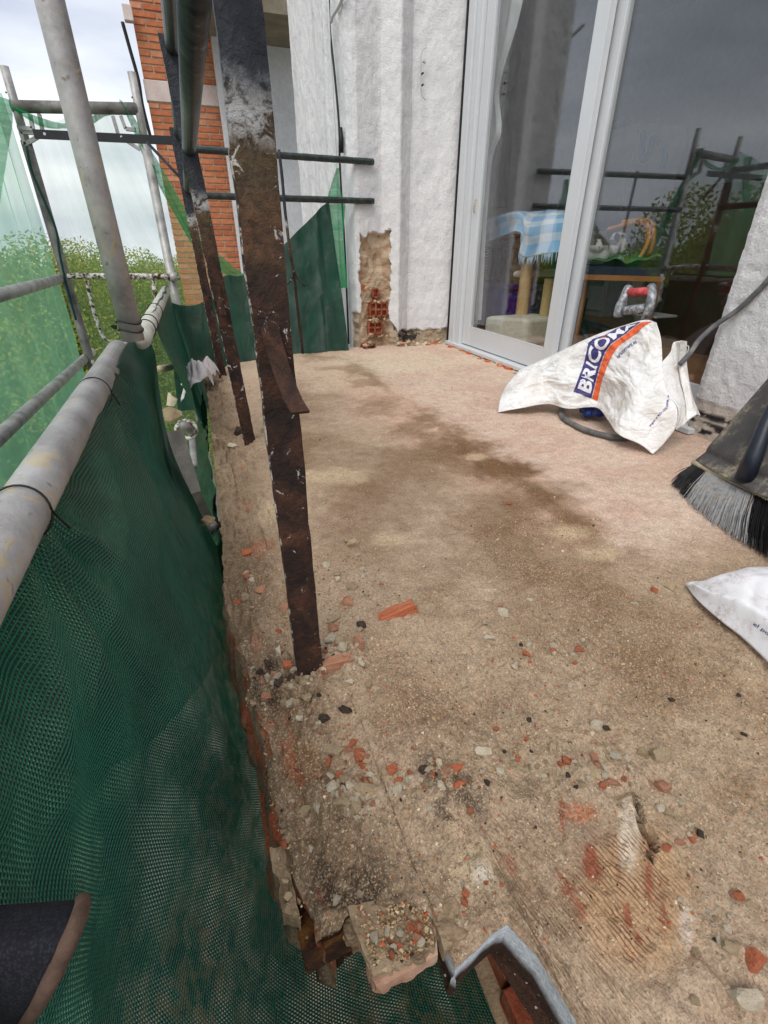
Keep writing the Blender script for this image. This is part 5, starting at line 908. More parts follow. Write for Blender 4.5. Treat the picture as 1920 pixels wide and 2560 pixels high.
for i in range(4): MB().box((2.88, .23+i*.6, .08), (2.899, .80+i*.6, .89)).build('darkener_door', dk_, sb, False, .004)
pf = thing('picture_frame', 'white framed grey picture standing in the room', 'picture', tuple(gx(1375, 285, 3.7))); q = [gx(u, v, 3.7) for u, v in ((1350, 290), (1402, 300), (1376, 152), (1328, 148))]; bk = np.array([.02, 0, 0])
MB().hexa(q, [p+bk for p in q]).build('frame', M['whitepl'], pf); cn = sum(q)/4; q2 = [cn+(p-cn)*.66-bk*.2 for p in q]; MB().hexa(q2, [p+bk*.1 for p in q2]).build('print', M['picture'], pf)

# ------------------------------------------------------------------ sack over a mixer, cable
def bvh_of(o):
    w = [o.matrix_world @ v.co if False else Vector(v.co)+o.location for v in o.data.vertices]; return BVHTree.FromPolygons(w, [list(p.vertices) for p in o.data.polygons])
def on(bv, u, v, off):
    d = Vector(ray(u, v)).normalized(); h = bv.ray_cast(Vector(C0), d)
    if h[0] is None: return None
    n = h[1] if h[1].dot(d) < 0 else -h[1]; return np.array(h[0]+n*off)
def glyphs(txt, bold=0.0, space=1.0):
    cu = bpy.data.curves.new('txt', 'FONT'); cu.body = txt; cu.size = 1; cu.offset = bold; cu.space_character = space; cu.resolution_u = 3; ob = bpy.data.objects.new('txt', cu); COL.objects.link(ob)
    dg = bpy.context.evaluated_depsgraph_get(); dg.update(); me = bpy.data.meshes.new_from_object(ob.evaluated_get(dg)); bpy.data.objects.remove(ob); bm = bmesh.new(); bm.from_mesh(me); bmesh.ops.triangulate(bm, faces=bm.faces)
    for _ in range(2): bmesh.ops.subdivide_edges(bm, edges=[e for e in bm.edges if e.calc_length() > .12], cuts=1, use_grid_fill=True)
    bmesh.ops.triangulate(bm, faces=bm.faces); v = np.array([x.co[:2] for x in bm.verts]); f = [[x.index for x in q.verts] for q in bm.faces]; bm.free(); return v, f
def decal(name, bv, uvpx, faces, m, parent, off):
    P = [on(bv, u, v, off) for u, v in uvpx]; ok = [p is not None for p in P]; fs = [f for f in faces if all(ok[i] for i in f)]
    if not fs: return None
    used = sorted({i for f in fs for i in f}); mp_ = {i: k for k, i in enumerate(used)}
    dp = np.array([depth(P[i]) for i in used]); keep = [f for f in fs if max(depth(P[i]) for i in f)-min(depth(P[i]) for i in f) < .05]
    return mk(name, [P[i] for i in used], [[mp_[i] for i in f] for f in keep], m, parent)
def lerpc(P, a): P = np.asarray(P, float); d = np.concatenate([[0], np.cumsum(np.linalg.norm(np.diff(P, axis=0), axis=1))]); d /= d[-1]; return np.stack([np.interp(a, d, P[:, 0]), np.interp(a, d, P[:, 1])], -1)
def G2(u, v, z): return gz(u, v, z)
nu, nv = 150, 110
Tc = [gx(1300, 925, 1.32), gx(1390, 884, 1.40), gx(1480, 842, 1.46), gx(1560, 814, 1.475), gx(1612, 800, 1.475), gx(1641, 806, 1.47)]
Bc = [G2(1245, 1031, .004), G2(1300, 1021, .03), G2(1370, 1010, .045), G2(1420, 1022, .05), G2(1490, 1019, .07), G2(1520, 1050, .06), G2(1546, 1086, .05), G2(1600, 1111, .03), G2(1632, 1136, .004)]
Lc = [Tc[0], gx(1266, 965, 1.24), gx(1250, 1000, 1.17), Bc[0]]
Rc = [Tc[-1], gx(1653, 850, 1.465), gx(1658, 930, 1.45), gx(1670, 985, 1.445), gx(1692, 1020, 1.44), gx(1690, 1066, 1.43), gx(1662, 1106, 1.40), Bc[-1]]
P = coons(Tc, Bc, Lc, Rc, nu, nv); S, T = np.meshgrid(np.linspace(0, 1, nu), np.linspace(0, 1, nv), indexing='ij')
bul = np.sin(np.pi*S)*np.sin(np.pi*np.clip(T, 0, 1)); ang = np.arctan2(T+.05, 1.02-S); rad = np.hypot(T, 1-S)
fold = 0.011*np.sin(ang*15+1.5*fbm(S*3, T*3, s=460))*np.clip(rad*1.3, 0, 1)*np.sin(np.pi*np.clip(T*1.0, 0, 1)) + 0.014*fbm(S*5, T*5, s=461)+0.004*np.abs(vn(S*9, T*7, s=462))+0.0010*vn(S*24, T*20, s=463)+.0045*(1-2*np.abs(vn(S*12+T*5, T*7-S*3, s=464)))*sst(.1, .4, np.hypot(T, 1-S))+.0022*(1-2*np.abs(vn(S*22-T*9, T*16, s=465)))
edge = np.clip(np.minimum.reduce([S, 1-S, T, 1-T])*14, 0, 1)
P[..., 0] -= (0.030*bul+fold*edge); P[..., 2] += 0.020*bul+0.3*fold*edge
sack = mk('rubble_sack', P.reshape(-1, 3), gridfaces(nu, nv), M['sack'], smooth=True); tag(sack, 'white woven sack with navy and orange lettering thrown over a mixer', 'sack')
bv = bvh_of(sack)
NL = [(1434, 979), (1455, 925.6), (1467, 880), (1472, 857.6), (1484, 848), (1513, 839), (1545, 821), (1576, 812), (1598, 806)]
NR = [(1479, 996), (1491, 950.5), (1502, 911.7), (1513, 882.6), (1524, 864.6), (1541, 850.7), (1568.6, 832.7), (1589, 814.7), (1603, 806)]
OR0 = [(x+1.6, y+.8) for x, y in NR]; OR1 = [(1494.5, 1002.5), (1505, 953), (1519, 916), (1534, 884), (1549, 864.6), (1568.6, 850.7), (1593.6, 834), (1610, 817.4), (1632, 804)]
def strip_decal(name, A, B, m, off):
    n, w = 160, 24; a = np.linspace(0, 1, n); PA, PB = lerpc(A, a), lerpc(B, a); b = np.linspace(0, 1, w)[None, :, None]; Q = PA[:, None]*(1-b)+PB[:, None]*b
    return decal(name, bv, Q.reshape(-1, 2), gridfaces(n, w).tolist(), m, sack, off)
strip_decal('navy_panel', NL, NR, M['navy'], .0030); strip_decal('orange_stripe', OR0, OR1, M['orange'], .0030)
v_, f_ = glyphs('BRICOMA', .035, 1.06); w_ = v_[:, 0].max(); x0_ = v_[:, 0].min(); cap = .70
a = .045+.92*(v_[:, 0]-x0_)/(w_-x0_); b = .15+.70*np.clip(v_[:, 1]/cap, -.05, 1.05); Q = lerpc(NR, a)*(1-b[:, None])+lerpc(NL, a)*b[:, None]
decal('printed_lettering', bv, Q, f_, M['wprint'], sack, .0048)
for yy in (0, 3): decal('logo_mark', bv, [(1506, 848-yy), (1518, 842-yy), (1518, 843.4-yy), (1506, 849.4-yy)], [(0, 1, 2, 3)], M['orange'], sack, .0050)
def line_text(txt, base, size, m, name, bv, par, off=.0030, bold=.012):
    v_, f_ = glyphs(txt, bold); base = np.array(base, float); L_ = np.linalg.norm(np.diff(base, axis=0), axis=1).sum(); a = v_[:, 0]/v_[:, 0].max(); P0 = lerpc(base, a); P1 = lerpc(base, np.clip(a+.02, 0, 1)); Pm = lerpc(base, np.clip(a-.02, 0, 1)); tg = P1-Pm; tg /= np.linalg.norm(tg, axis=1, keepdims=True)
    nr = np.stack([tg[:, 1], -tg[:, 0]], 1); return decal(name, bv, P0+nr*v_[:, 1:2]*size, f_, m, par, off)
line_text('bricomart.es', [(1548, 897), (1558, 884), (1572, 871), (1594, 857)], 13, M['violet'], 'printed_lettering', bv, sack)
line_text('según el RD 105/2008, el', [(1625, 1067), (1645, 1043), (1669, 1020), (1672, 990)], 7.5, M['violet'], 'printed_lettering', bv, sack)
solid(sack, .0016, -1)
# second layer of the sack falling to the right, with its hem
nu, nv = 50, 60; P = coons([gx(1655, 905, 1.49), gx(1676, 880, 1.53), gx(1684, 856, 1.55), gx(1709, 852, 1.56)], [gx(1690, 1075, 1.44), gx(1705, 1066, 1.48), gx(1722, 1050, 1.50), gx(1742, 1036, 1.52)], [gx(1655, 905, 1.49), gx(1668, 975, 1.46), gx(1692, 1020, 1.45), gx(1690, 1075, 1.44)], [gx(1709, 852, 1.56), gx(1708, 910, 1.55), gx(1722, 985, 1.53), gx(1742, 1036, 1.52)], nu, nv)
S, T = np.meshgrid(np.linspace(0, 1, nu), np.linspace(0, 1, nv), indexing='ij'); P[..., 0] += .028*np.sin(np.pi*S)*np.sin(np.pi*T)-.012*np.sin(S*14+T*5)*np.sin(np.pi*T)
o = mk('sack_flap', P.reshape(-1, 3), gridfaces(nu, nv), M['sack'], sack, smooth=True); solid(o, .0016)
hem = curve([gx(u, v, 1.548) for u, v in ((1709, 852), (1709, 910), (1722, 985), (1742, 1036))], 30); MB().ribbon(hem, (0.004, -.022, 0), .003).build('hem', M['sack'], sack)
MB().tube(curve([gx(u, v, 1.55) for u, v in ((1694, 860), (1696, 856), (1715, 864), (1722, 868), (1716, 890), (1718, 900))], 20), .0016, 5).build('loose_thread', M['sack'], sack, True)
tl = thing('mixer_drill', 'blue mixing drill with red D-handle and tube foot under the sack', 'power tool', (1.47, 1.42, 0))
hx = 1.495
def plate(pts, w, x, name='handle_side'):
    c = curve([gx(u, v, x+dx) for u, v, dx in pts], 20); mb = MB(); mb.tube(c, w, 12); o = mb.build(name, M['castalu'], tl, True); return c
plate([(1573, 716, .02), (1560, 745, .0), (1549, 775, -.02), (1546, 792, -.02)], [.013]+[.016]*10+[.019]*8+[.015], hx); plate([(1628, 714, .02), (1630, 735, .01), (1626, 760, 0), (1620, 782, 0.0), (1610, 803, .02), (1604, 824, .04)], [.013]+[.0155]*12+[.014]*7, hx)
MB().tube([gx(1566, 732, hx+.012), gx(1627, 728, hx+.012)], .0145, 16).build('red_grip', M['red'], tl, True)
MB().tube([gx(1552, 778, hx-.018), gx(1612, 770, hx-.008)], .015, 12).build('crossbar', M['castalu'], tl, True)
n_ = gx(1604, 824, hx+.04); MB().tube([n_, (1.53, 1.45, .25), (1.50, 1.48, .12)], [.014, .026, .036], 14).build('neck', M['castalu'], tl, True)
bc = gx(1472, 1044, 1.43); MB().lathe((bc[0]+.04, bc[1]+.02, .012), [(.03, 0), (.058, .008), (.062, .03), (.055, .034), (.056, .045), (.045, .07), (.035, .085)], 22).build('motor_housing', M['bluepl'], tl, True)
MB().tube([(bc[0]+.0, bc[1]+.0, .035), (bc[0]-.035, bc[1]-.02, .032)], .015, 12).build('motor_cap', M['bluepl'], tl, True)
lp_ = [gz(u, v, .011) for u, v in ((1408, 1012), (1402, 1030), (1412, 1048), (1452, 1070), (1500, 1086), (1545, 1094), (1580, 1088), (1585, 1050), (1540, 1010), (1470, 985), (1425, 990), (1408, 1012))]
MB().tube(curve(lp_, 80), .0105, 12, cap=False).build('tube_foot', M['greytube'], tl, True)
MB().tube([(bc[0]+.04, bc[1]+.02, .022), (lp_[8][0], lp_[8][1], .014)], .01, 8).build('foot_strut', M['greytube'], tl, True)
cpx = [(1698, 912, 1.53), (1722, 886, 1.555), (1750, 848, 1.60), (1790, 812, 1.63), (1840, 778, 1.645), (1880, 742, 1.65), (1925, 694, 1.648), (1990, 600, 1.63), (2040, 480, 1.60)]
o = MB().tube(curve([gx(*q) for q in cpx], 60), .0085, 10).build('power_cable', M['cable'], None, True); tag(o, 'dusty grey power cable curving over the white pier to the sack', 'cable')

# ------------------------------------------------------------------ second sack, broom, sleeve
nu, nv = 110, 80
P = coons([gz(u, v, z) for u, v, z in ((1716, 1458, .012), (1770, 1452, .035), (1818, 1436, .05), (1880, 1420, .06), (1960, 1424, .06), (2060, 1450, .05))], [gz(u, v, z) for u, v, z in ((1716, 1462, .004), (1745, 1500, .012), (1800, 1550, .014), (1856, 1594, .014), (1925, 1660, .014), (2060, 1800, .01))],
    [gz(1716, 1458, .012), gz(1714, 1460, .008), gz(1716, 1462, .004)], [gz(2060, 1450, .05), gz(2080, 1600, .07), gz(2060, 1800, .01)], nu, nv)
S, T = np.meshgrid(np.linspace(0, 1, nu), np.linspace(0, 1, nv), indexing='ij'); edge = np.clip(np.minimum.reduce([S*2, 1-S, T, 1-T])*10, 0, 1)
P[..., 2] += (0.035*np.sin(np.pi*T)*sst(0, .5, S)+.008*fbm(S*4, T*3, s=470)*edge+.004*np.abs(vn(S*7, T*4, s=471))*edge)+.012*np.exp(-((T-.86)/.05)**2)*sst(.02, .1, S)
s2 = mk('rubble_sack', P.reshape(-1, 3), gridfaces(nu, nv), M['sack2'], smooth=True); tag(s2, 'dusty white sack corner lying flat at the right picture edge', 'sack'); bv2 = bvh_of(s2)
line_text('el poseedor', [(1884, 1562), (1902, 1573), (1919, 1586), (1975, 1632)], 12.5, M['violet'], 'printed_lettering', bv2, s2, .0025); solid(s2, .0016, -1)
br = thing('broom', 'dusty dark broom head with black and grey bristles against the pier', 'broom', tuple(gz(1830, 1345)))
R0, R1 = gz(1737, 1158, .07), gx(1925, 1246, 1.215); T0, T1 = gz(1692, 1213, .003), gz(1915, 1384, .003)
root = lambda q: R0+(R1-R0)*q; tip = lambda q: T0+(T1-T0)*q+np.array([-.02, -.004, 0])*math.sin(math.pi*min(q, 1))
for nm, mm, (q0, q1), n in (('bristles', 'bblack', (0, .24), 420), ('bristles', 'bgrey', (.22, .86), 900), ('bristles', 'bblack', (.84, 1.7), 700)):
    vs, fs = [], []
    for i in range(n):
        q = random.uniform(q0, q1); j = random.uniform(-.014, .014); qc = round(q*34+random.gauss(0, .3))/34; A = root(q)+np.array([j, 0, -.002]); tq = q*.35+qc*.65+random.gauss(0, .016)+(0 if q > .1 else -.02)+(random.gauss(0, .08) if random.random() < .06 else 0); B = tip(tq)+np.array([j*1.6+random.gauss(0, .004), random.gauss(0, .003), abs(random.gauss(0, .006))]); mid = (A+B)/2+np.array([-.006, 0, .002]); w = .0011 if mm == 'bblack' else .0015
        b = len(vs)
        for c, ww in ((A, w), (mid, w), (B, w*.5)):
            for a_ in range(3): vs.append(c+ww*(CR*math.cos(a_*2.094)+CU*math.sin(a_*2.094)))
        for k in range(2):
            for a_ in range(3): fs.append((b+3*k+a_, b+3*k+(a_+1) % 3, b+3*k+3+(a_+1) % 3, b+3*k+3+a_))
    o = mk(nm, vs, fs, M[mm], br); o['kind'] = 'stuff'
rd = (R1-R0)/np.linalg.norm(R1-R0); E0 = R0-rd*.004; E1 = root(1.7)
MB().tube([E0, R0+rd*.06, E1], [.009, .0105, .0105], 12).build('cream_rim', M['cream'], br, True)
back = np.array([.05, .01, .02])
nu, nv = 40, 30; UL_ = gx(1925, 944, 1.41); P = coons([R0+np.array([0, 0, .006]), gx(1800, 1100, 1.31)*.0+R0*.66+UL_*.34, UL_], [root(1.7)+np.array([0, 0, .006]), root(1.7)*.5+(UL_+np.array([.0, -.12, .02]))*.5, UL_+np.array([.0, -.12, .02])], [R0+np.array([0, 0, .006]), root(.8)+np.array([0, 0, .006]), root(1.7)+np.array([0, 0, .006])], [UL_, UL_+np.array([0, -.06, .015]), UL_+np.array([0, -.12, .02])], nu, nv)
S, T = np.meshgrid(np.linspace(0, 1, nu), np.linspace(0, 1, nv), indexing='ij'); P[..., 0] -= .022*np.sin(np.pi*T)*(1-.4*S); P[..., 0] += .012*np.exp(-((S-.12)/.06)**2)
o = mk('head_cover', P.reshape(-1, 3), gridfaces(nu, nv), M['broompl'], br, smooth=True); solid(o, .006)
A = gx(1885, 1140, 1.235); B = gx(1915, 1060, 1.275); MB().tube([gx(1860, 1200, 1.225), A, B, gx(1990, 900, 1.36), gx(2090, 640, 1.50)], [.022, .020, .0165, .0125, .0125], 14).build('handle', M['navypl'], br, True)
# sleeve end poking in at the lower left corner
sl_ = thing('jacket_sleeve', 'dark navy knitted sleeve end with brown edging at lower left', 'sleeve', tuple(gd(40, 2460, .29))); nS, nA = 16, 40; vs = []; SLD = .235
for k in range(nS):
    cx, cy = 132-34*k, 2405+4*k; g_ = 1+.012*k
    for a_ in range(nA):
        th_ = 2*math.pi*a_/nA; c_, s_ = math.cos(th_), math.sin(th_); uu, vv_ = cx+72*c_*g_+18*s_, cy-152*c_*g_; w_ = .0012*vn(k*.5, a_*.4, s=480)*3
        vs.append(gd(uu, vv_, SLD-.04*s_*g_+w_+.001*k))
fs = [(k*nA+i, k*nA+(i+1) % nA, (k+1)*nA+(i+1) % nA, (k+1)*nA+i) for k in range(nS-1) for i in range(nA)]
o = mk('knit_tube', vs, fs, M['knit'], sl_, smooth=True); solid(o, .0015)
ring_ = [vs[i] for i in range(nA)]+[vs[0]]; MB().tube(ring_, .0036, 10, cap=False).build('brown_edging', M['brownhem'], sl_, True)
MB().add(vs[2*nA:3*nA], [tuple(range(nA))]).build('shade_cap', M['gasket'], sl_)  # black disc across the opening, painting in the shade inside the sleeve

# ------------------------------------------------------------------ rubble on the floor
HM = []
def barmesh():
    bm = bmesh.new(); bmesh.ops.create_cube(bm, size=1.8); bmesh.ops.subdivide_edges(bm, edges=bm.edges[:], cuts=4, use_grid_fill=True); bm.verts.index_update(); vs = np.array([v.co for v in bm.verts]); fs = [[v.index for v in f.verts] for f in bm.faces]; bm.free()
    vs = vs*(1+.16*fbm(vs[:, 0]*1.5, vs[:, 1]*1.5, vs[:, 2]*1.5, s=77))[:, None]+.26*np.stack([vn(vs[:, 0]*2.2, vs[:, 1]*3, vs[:, 2]*3, s=k) for k in (5, 6, 7)], 1); me = bpy.data.meshes.new('fragment'); me.from_pydata(vs.tolist(), [], fs); me.materials.append(M['chunk']); return me
BAR = barmesh()
for k in range(14):
    vs, fs = hull(900+k, 13 if k < 10 else 18); me = bpy.data.meshes.new('fragment'); me.from_pydata(vs.tolist(), [], fs); me.materials.append(M['chunk']); HM.append(me)
KIND = {'b': ('brick_fragment', ('fterra', 'fterra', 'fterra2'), 'fragment'), 'g': ('mortar_fragment', ('chunk', 'chunk', 'chunkw'), 'fragment'), 'w': ('plaster_fragment', ('chunkw',), 'fragment'), 'd': ('bitumen_fragment', ('chunkd',), 'fragment')}
SHARED = {'b': ('small terracotta brick chip', 'brick chips'), 'g': ('small beige mortar crumb', 'mortar crumbs'), 'w': ('small white plaster crumb', 'plaster crumbs'), 'd': ('small black bitumen crumb', 'bitumen crumbs')}
dr_ = random.Random(55)
def frag(u, v, k, w, h=None, ang=0.0, label=None, flat_=.85, lift=None, zone=None):
    P = fl(u, v)
    if zone == 'on the broken tile' or (label and 'on the broken tile' in label) or (label and 'of the broken tile' in label): P = gz(u, v, -.002)
    h = h or w*dr_.uniform(.65, .95); dpt = depth(P); sx, sy = w*dpt/FPX/2, h*dpt/FPX/2
    # image height is foreshortened on the floor
    sy = sy*min(1.5, (np.linalg.norm(P-C0)/CAMH)**.5); nm, mats, cat = KIND[k]
    o = bpy.data.objects.new(nm, BAR if max(w/h, h/w) > 3 and w > 60 else dr_.choice(HM)); COL.objects.link(o); sz = flat_*min(sx, sy); o.location = (P[0], P[1], P[2]+sz*.28 if lift is None else P[2]+lift)
    o.scale = (sx, sy, sz); o.rotation_euler = (dr_.uniform(-.25, .25), dr_.uniform(-.25, .25), math.radians(ang)-YAW if ang else dr_.uniform(0, 6.28))
    o.material_slots[0].link = 'OBJECT'; o.material_slots[0].material = M[dr_.choice(mats)]
    if label: tag(o, label, cat, 'larger rubble pieces')
    else: tag(o, SHARED[k][0]+' '+zone, cat, SHARED[k][1]+' '+zone)
BIG = [(870, 1505, 'b', 42, 28, 8, 'rounded brick chip right of the near post above the long shard'), (990, 1537, 'b', 104, 26, 20, 'long narrow red brick shard lying right of the near post'), (836, 1570, 'b', 44, 32, 0, 'red brick lump just right of the near post foot'), (828, 1601, 'w', 58, 28, 5, 'pale knobbly plaster lump right of the near post foot'),
 (899, 1615, 'b', 46, 32, -15, 'triangular brick chip right of the pale plaster lump'), (834, 1549, 'g', 42, 16, 0, 'flat grey mortar flake above the brick lump by the post'), (882, 1470, 'g', 32, 24, 0, 'grey mortar lump between two tiny brick chips'), (710, 1510, 'b', 26, 20, 10, 'brick chip at the left edge of the near post'), (693, 1565, 'b', 20, 16, 0, 'small bright brick chip left of the near post'),
 (697, 1628, 'w', 26, 34, 0, 'pale plaster bit left of the near post foot'), (670, 1661, 'd', 32, 26, 0, 'dark lump left of the near post foot'), (647, 1678, 'd', 36, 26, 0, 'dark brown lump near the slab edge left of the post foot'), (697, 1709, 'd', 30, 28, 0, 'dark stone below the near post foot'), (863, 1771, 'd', 38, 24, -10, 'dark wedge-shaped stone below and right of the near post'), (810, 1792, 'd', 34, 28, 20, 'dark slate-like stone below the near post'),
 (832, 1663, 'b', 104, 26, 8, 'flat broken brick plate wrapped around the near post foot'), (596, 1485, 'b', 20, 34, 70, 'brick chip stuck in the slab edge beside the net'), (828, 1868, 'g', 40, 62, 80, 'upright grey mortar piece left of the orange brick cluster'), (858, 1866, 'b', 26, 56, 80, 'tall red brick sliver in the brick cluster'), (880, 1850, 'b', 34, 18, 35, 'orange brick flake on top of the brick cluster'), (896, 1880, 'b', 36, 48, 60, 'largest orange brick piece of the near cluster'), (914, 1890, 'b', 16, 30, 70, 'thin orange brick splinter at the right of the cluster'), (820, 1888, 'b', 34, 18, 0, 'pinkish brick foot of the grey mortar piece'),
 (848, 1930, 'b', 46, 30, 20, 'flat brick plate below the orange cluster'), (908, 1912, 'b', 22, 30, 60, 'brown brick piece under the orange cluster'), (874, 1967, 'w', 26, 26, 0, 'white rounded plaster stone in the mortar heap'), (832, 1969, 'g', 42, 36, 0, 'blocky mortar stone at the left of the mortar heap'), (925, 1977, 'g', 40, 76, 85, 'tall mortar block standing in the mortar heap'), (891, 1975, 'g', 20, 48, 80, 'narrow mortar piece in the middle of the heap'), (857, 2015, 'g', 28, 48, 80, 'mortar piece at the lower left of the heap'), (889, 2019, 'g', 40, 40, 60, 'split mortar stone at the bottom of the heap'),
 (978, 1929, 'b', 36, 34, -40, 'pink brick piece right of the mortar heap'), (1136, 1931, 'b', 58, 30, 25, 'brick piece with a crack above the dark stain'), (1148, 1973, 'b', 26, 40, -65, 'brick sliver pointing down above the dark stain'), (756, 2002, 'g', 54, 26, 15, 'smooth oblong mortar pebble near the slab edge'), (997, 1964, 'g', 22, 42, 80, 'thin upright mortar sliver beside the heap'), (1018, 1964, 'w', 20, 24, 0, 'bright white plaster crumb beside the heap'), (1174, 2040, 'b', 20, 18, 0, 'lone orange brick chip in the dark stain'), (1207, 1891, 'g', 56, 26, -8, 'flat pale mortar stone above the dark stain'),
 (1163, 2235, 'b', 26, 22, 0, 'orange brick pair near the front break upper one'), (1160, 2258, 'b', 26, 20, 0, 'orange brick pair near the front break lower one'), (1026, 2317, 'b', 26, 30, 0, 'square brick chip on the broken tile'), (1045, 2346, 'b', 34, 24, -30, 'orange brick piece at the right of the broken tile'), (1001, 2334, 'w', 28, 20, 0, 'whitish pebble in the middle of the broken tile'), (982, 2367, 'w', 20, 28, 0, 'pale chip low on the broken tile'), (997, 2365, 'b', 20, 32, 70, 'brick sliver low on the broken tile'), (971, 2353, 'b', 18, 16, 0, 'tiny brick chip at the left of the broken tile'),
 (1536, 1903, 'w', 32, 30, 0, 'bright plaster stone in the rubble band on the right'), (1647, 1901, 'g', 52, 50, 0, 'large round mortar stone in the rubble band at right'), (1484, 1945, 'g', 48, 34, 0, 'pale mortar stone left of the flat brick chips'), (1530, 1962, 'b', 46, 22, -15, 'oval brick chip in the right rubble band'), (1656, 1973, 'b', 48, 34, -10, 'smooth round orange brick piece above the crack'), (1625, 1958, 'b', 20, 18, 0, 'small brick chip touching the round orange piece'), (1706, 2010, 'w', 20, 18, 0, 'bright white crumb right of the crack'), (1649, 2023, 'w', 26, 26, 0, 'pink plaster crumb beside the crack'), (1667, 2122, 'b', 30, 20, 15, 'brick chip just right of the crack'), (1699, 2107, 'b', 22, 26, 60, 'upright brick chip right of the crack'),
 (1836, 2235, 'b', 24, 24, 0, 'bright orange chip near the right edge'), (1879, 2257, 'g', 28, 30, 0, 'mortar pebble near the right edge'), (1884, 2400, 'b', 70, 42, 40, 'rounded brick piece at the lower right corner'), (1823, 2372, 'g', 34, 46, 70, 'mortar stone left of the corner brick piece'), (1868, 2502, 'w', 64, 90, 80, 'white plaster clump in the lower right corner'), (1738, 2502, 'g', 26, 24, 0, 'grey crumb left of the white corner clump'), (1258, 1535, 'w', 34, 26, 0, 'pale stone lying alone in the middle of the floor'), (1224, 1599, 'w', 36, 14, -20, 'flat white flake below the lone pale stone'), (1211, 1562, 'w', 16, 14, 0, 'white crumb left of the lone pale stone'),
 (1320, 1617, 'g', 18, 18, 0, 'blue-grey pebble in the crumbs mid floor'), (1303, 1617, 'd', 16, 12, 0, 'black crumb beside the blue-grey pebble'), (1426, 1713, 'w', 20, 16, 0, 'white crumb alone right of the floor centre'), (1636, 1476, 'b', 26, 18, 15, 'orange brick chip left of the flat sack corner'), (1678, 1468, 'g', 32, 24, 0, 'mortar pebble touching the flat sack corner'), (1589, 1508, 'w', 12, 20, 60, 'thin white chip left of the flat sack'), (1270, 1261, 'b', 20, 12, -20, 'lone dark red chip in the middle distance'), (1490, 1817, 'w', 36, 36, 0, 'pale round stone at the top of the right rubble band'), (1515, 1824, 'd', 22, 18, 0, 'black stone touching the pale round stone'),
 (1678, 1755, 'd', 22, 12, -20, 'black flake alone on the right floor'), (1322, 1802, 'd', 16, 14, 0, 'black chip left of the pale round stone'), (1861, 1834, 'd', 14, 14, 0, 'black crumb near the right edge'), (1060, 1930, 'd', 26, 34, 70, 'bluish dark stone above the dark stain'), (665, 1085, 'g', 30, 20, 0, 'mortar lump right of the second post foot'), (600, 1080, 'd', 34, 22, 10, 'dark slab flake left of the second post foot'), (585, 1110, 'w', 40, 16, 20, 'pale flake left of the second post foot')]
for b_ in BIG: frag(*b_[:6], label=b_[6])
ZON = [(840, 1640, 100, 60, 50, 'beside the near post foot'), (730, 1710, 110, 70, 60, 'on the slab edge below the near post'), (890, 1980, 90, 60, 60, 'in the mortar heap below the near post'), (1080, 1950, 170, 45, 40, 'in the dark-stained rubble row'), (1480, 1930, 150, 50, 46, 'in the rubble band at right'), (1250, 1890, 160, 60, 24, 'above the dark-stained rubble row'), (1380, 1630, 90, 40, 16, 'in the crumbs right of the floor centre'), (870, 1420, 90, 70, 16, 'above the long brick shard'), (1000, 2335, 95, 70, 20, 'on the broken tile'), (1000, 2240, 160, 50, 12, 'near the broken front edge'), (1700, 2080, 110, 110, 14, 'around the crack at right'), (1800, 2350, 90, 140, 12, 'along the right edge near the corner'), (1300, 1560, 160, 80, 8, 'around the lone pale stone'), (620, 1450, 40, 160, 12, 'in the slab edge beside the net'), (720, 2050, 60, 120, 12, 'on the near slab corner by the net')]
for u, v, ru, rv, n, zn in ZON:
    for i in range(n):
        uu, vv_ = dr_.gauss(u, ru*.55), dr_.gauss(v, rv*.55)
        if zn == 'on the broken tile':
            if not (925 < uu < 1060 and 2275 < vv_ < 2395): continue
        elif (uu < 1100 and vv_ > 2240) or (uu < 1300 and vv_ > 2290): continue
        if zn != 'on the broken tile' and gz(uu, vv_)[0] < np.interp(gz(uu, vv_)[1], LP[:, 1], LP[:, 0])+.012: continue
        frag(uu, vv_, dr_.choices('bgwd', (24, 56, 14, 6))[0], dr_.choice((1, 1, 1.3, 1.8))*dr_.uniform(9, 19), zone=zn)
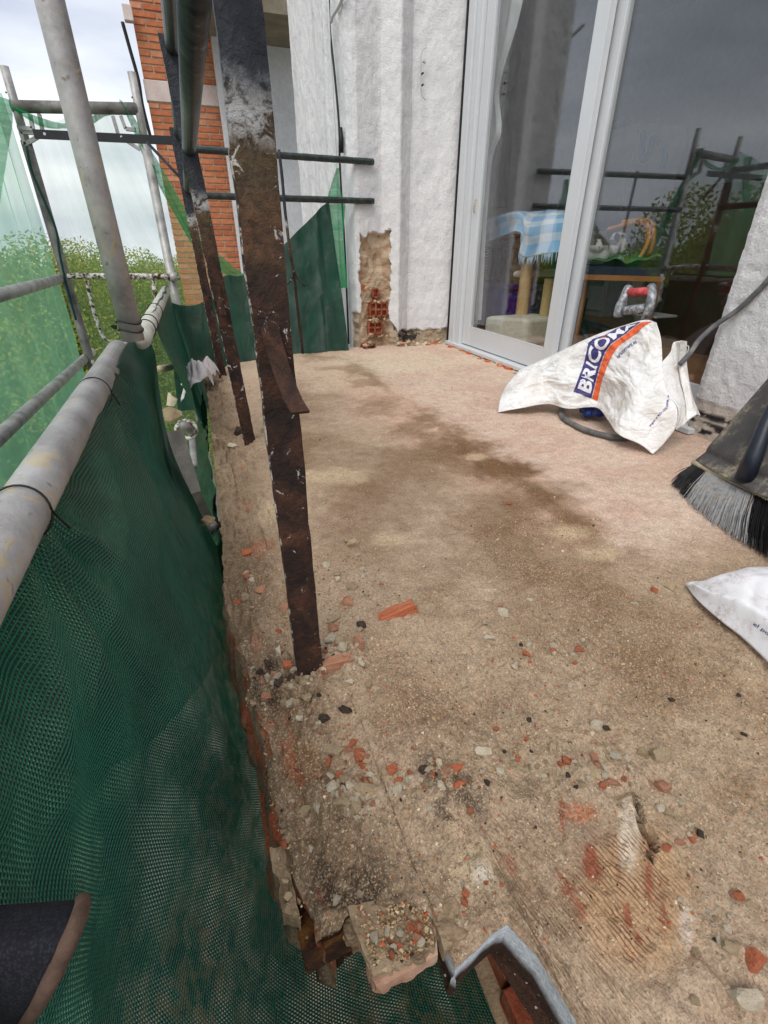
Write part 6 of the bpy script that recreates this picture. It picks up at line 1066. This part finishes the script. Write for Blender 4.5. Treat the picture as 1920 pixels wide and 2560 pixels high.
# uncountable grit and dust crumbs
n = 46000; gr = np.random.default_rng(9); yv = np.concatenate([gr.uniform(.1, .9, n*2//3), gr.uniform(.3, 2.6, n-n*2//3)]); xv = gr.uniform(-.03, 1.45, n)
kp = gr.random(n) < np.clip(.25+1.1*fbm(xv*5, yv*5, s=600)+.5*np.exp(-((xv-.12)/.2)**2)+.35*(yv < .6), .06, 1)
kp &= (xv > np.interp(yv, LP[:, 1], LP[:, 0])+.004) & (yv > np.interp(xv, FP[:, 0], FP[:, 1])+.004) & ~((xv > .9) & (yv < 1.0) & (yv > .4))
xv, yv = xv[kp], yv[kp]; n = len(xv); sz = np.exp(gr.normal(-6.85, .42, n)); zv = H(xv, yv)+sz*.25
oc_ = np.array([(1, 0, 0), (-1, 0, 0), (0, 1, 0), (0, -1, 0), (0, 0, 1), (0, 0, -1)], float); of = np.array([(0, 2, 4), (2, 1, 4), (1, 3, 4), (3, 0, 4), (2, 0, 5), (1, 2, 5), (3, 1, 5), (0, 3, 5)])
m9 = 650; ab = gr.uniform(.04, .96, (m9, 2)); qz = [gz(u, v, -.0045) for u, v in ((872, 2268), (940, 2448), (1086, 2370), (1082, 2240))]; tp9 = ((1-ab[:, :1])*(1-ab[:, 1:])*qz[0]+ab[:, :1]*(1-ab[:, 1:])*qz[1]+ab[:, :1]*ab[:, 1:]*qz[2]+(1-ab[:, :1])*ab[:, 1:]*qz[3])
xv = np.concatenate([xv, tp9[:, 0]]); yv = np.concatenate([yv, tp9[:, 1]]); s9 = np.exp(gr.normal(-6.8, .45, m9)); sz = np.concatenate([sz, s9]); zv = np.concatenate([zv, -.0045+s9*.4+.001]); n = len(xv)
V = np.stack([xv, yv, zv], 1)[:, None]+oc_[None]*sz[:, None, None]*gr.uniform(.6, 1.25, (n, 6, 1))+gr.normal(0, .25, (n, 6, 3))*sz[:, None, None]
F = (of[None]+6*np.arange(n)[:, None, None]).reshape(-1, 3); pal = np.array([lin(160, 134, 100), lin(180, 154, 118), lin(196, 172, 136), lin(214, 196, 164), lin(182, 92, 58), lin(160, 84, 56), lin(64, 50, 44), lin(128, 108, 86)])
cc = np.repeat(pal[gr.choice(8, n, p=[.24, .25, .16, .07, .05, .04, .05, .14])], 6, 0)
t = NT('loose_grit'); t.bsdf(t.attr('Col'), .95, None, 0, .2); o = mk('grit', V.reshape(-1, 3), F, t.m, cols={'Col': cc}); tag(o, 'fine loose grit and crumbs scattered over the slab', 'grit', None, 'stuff')
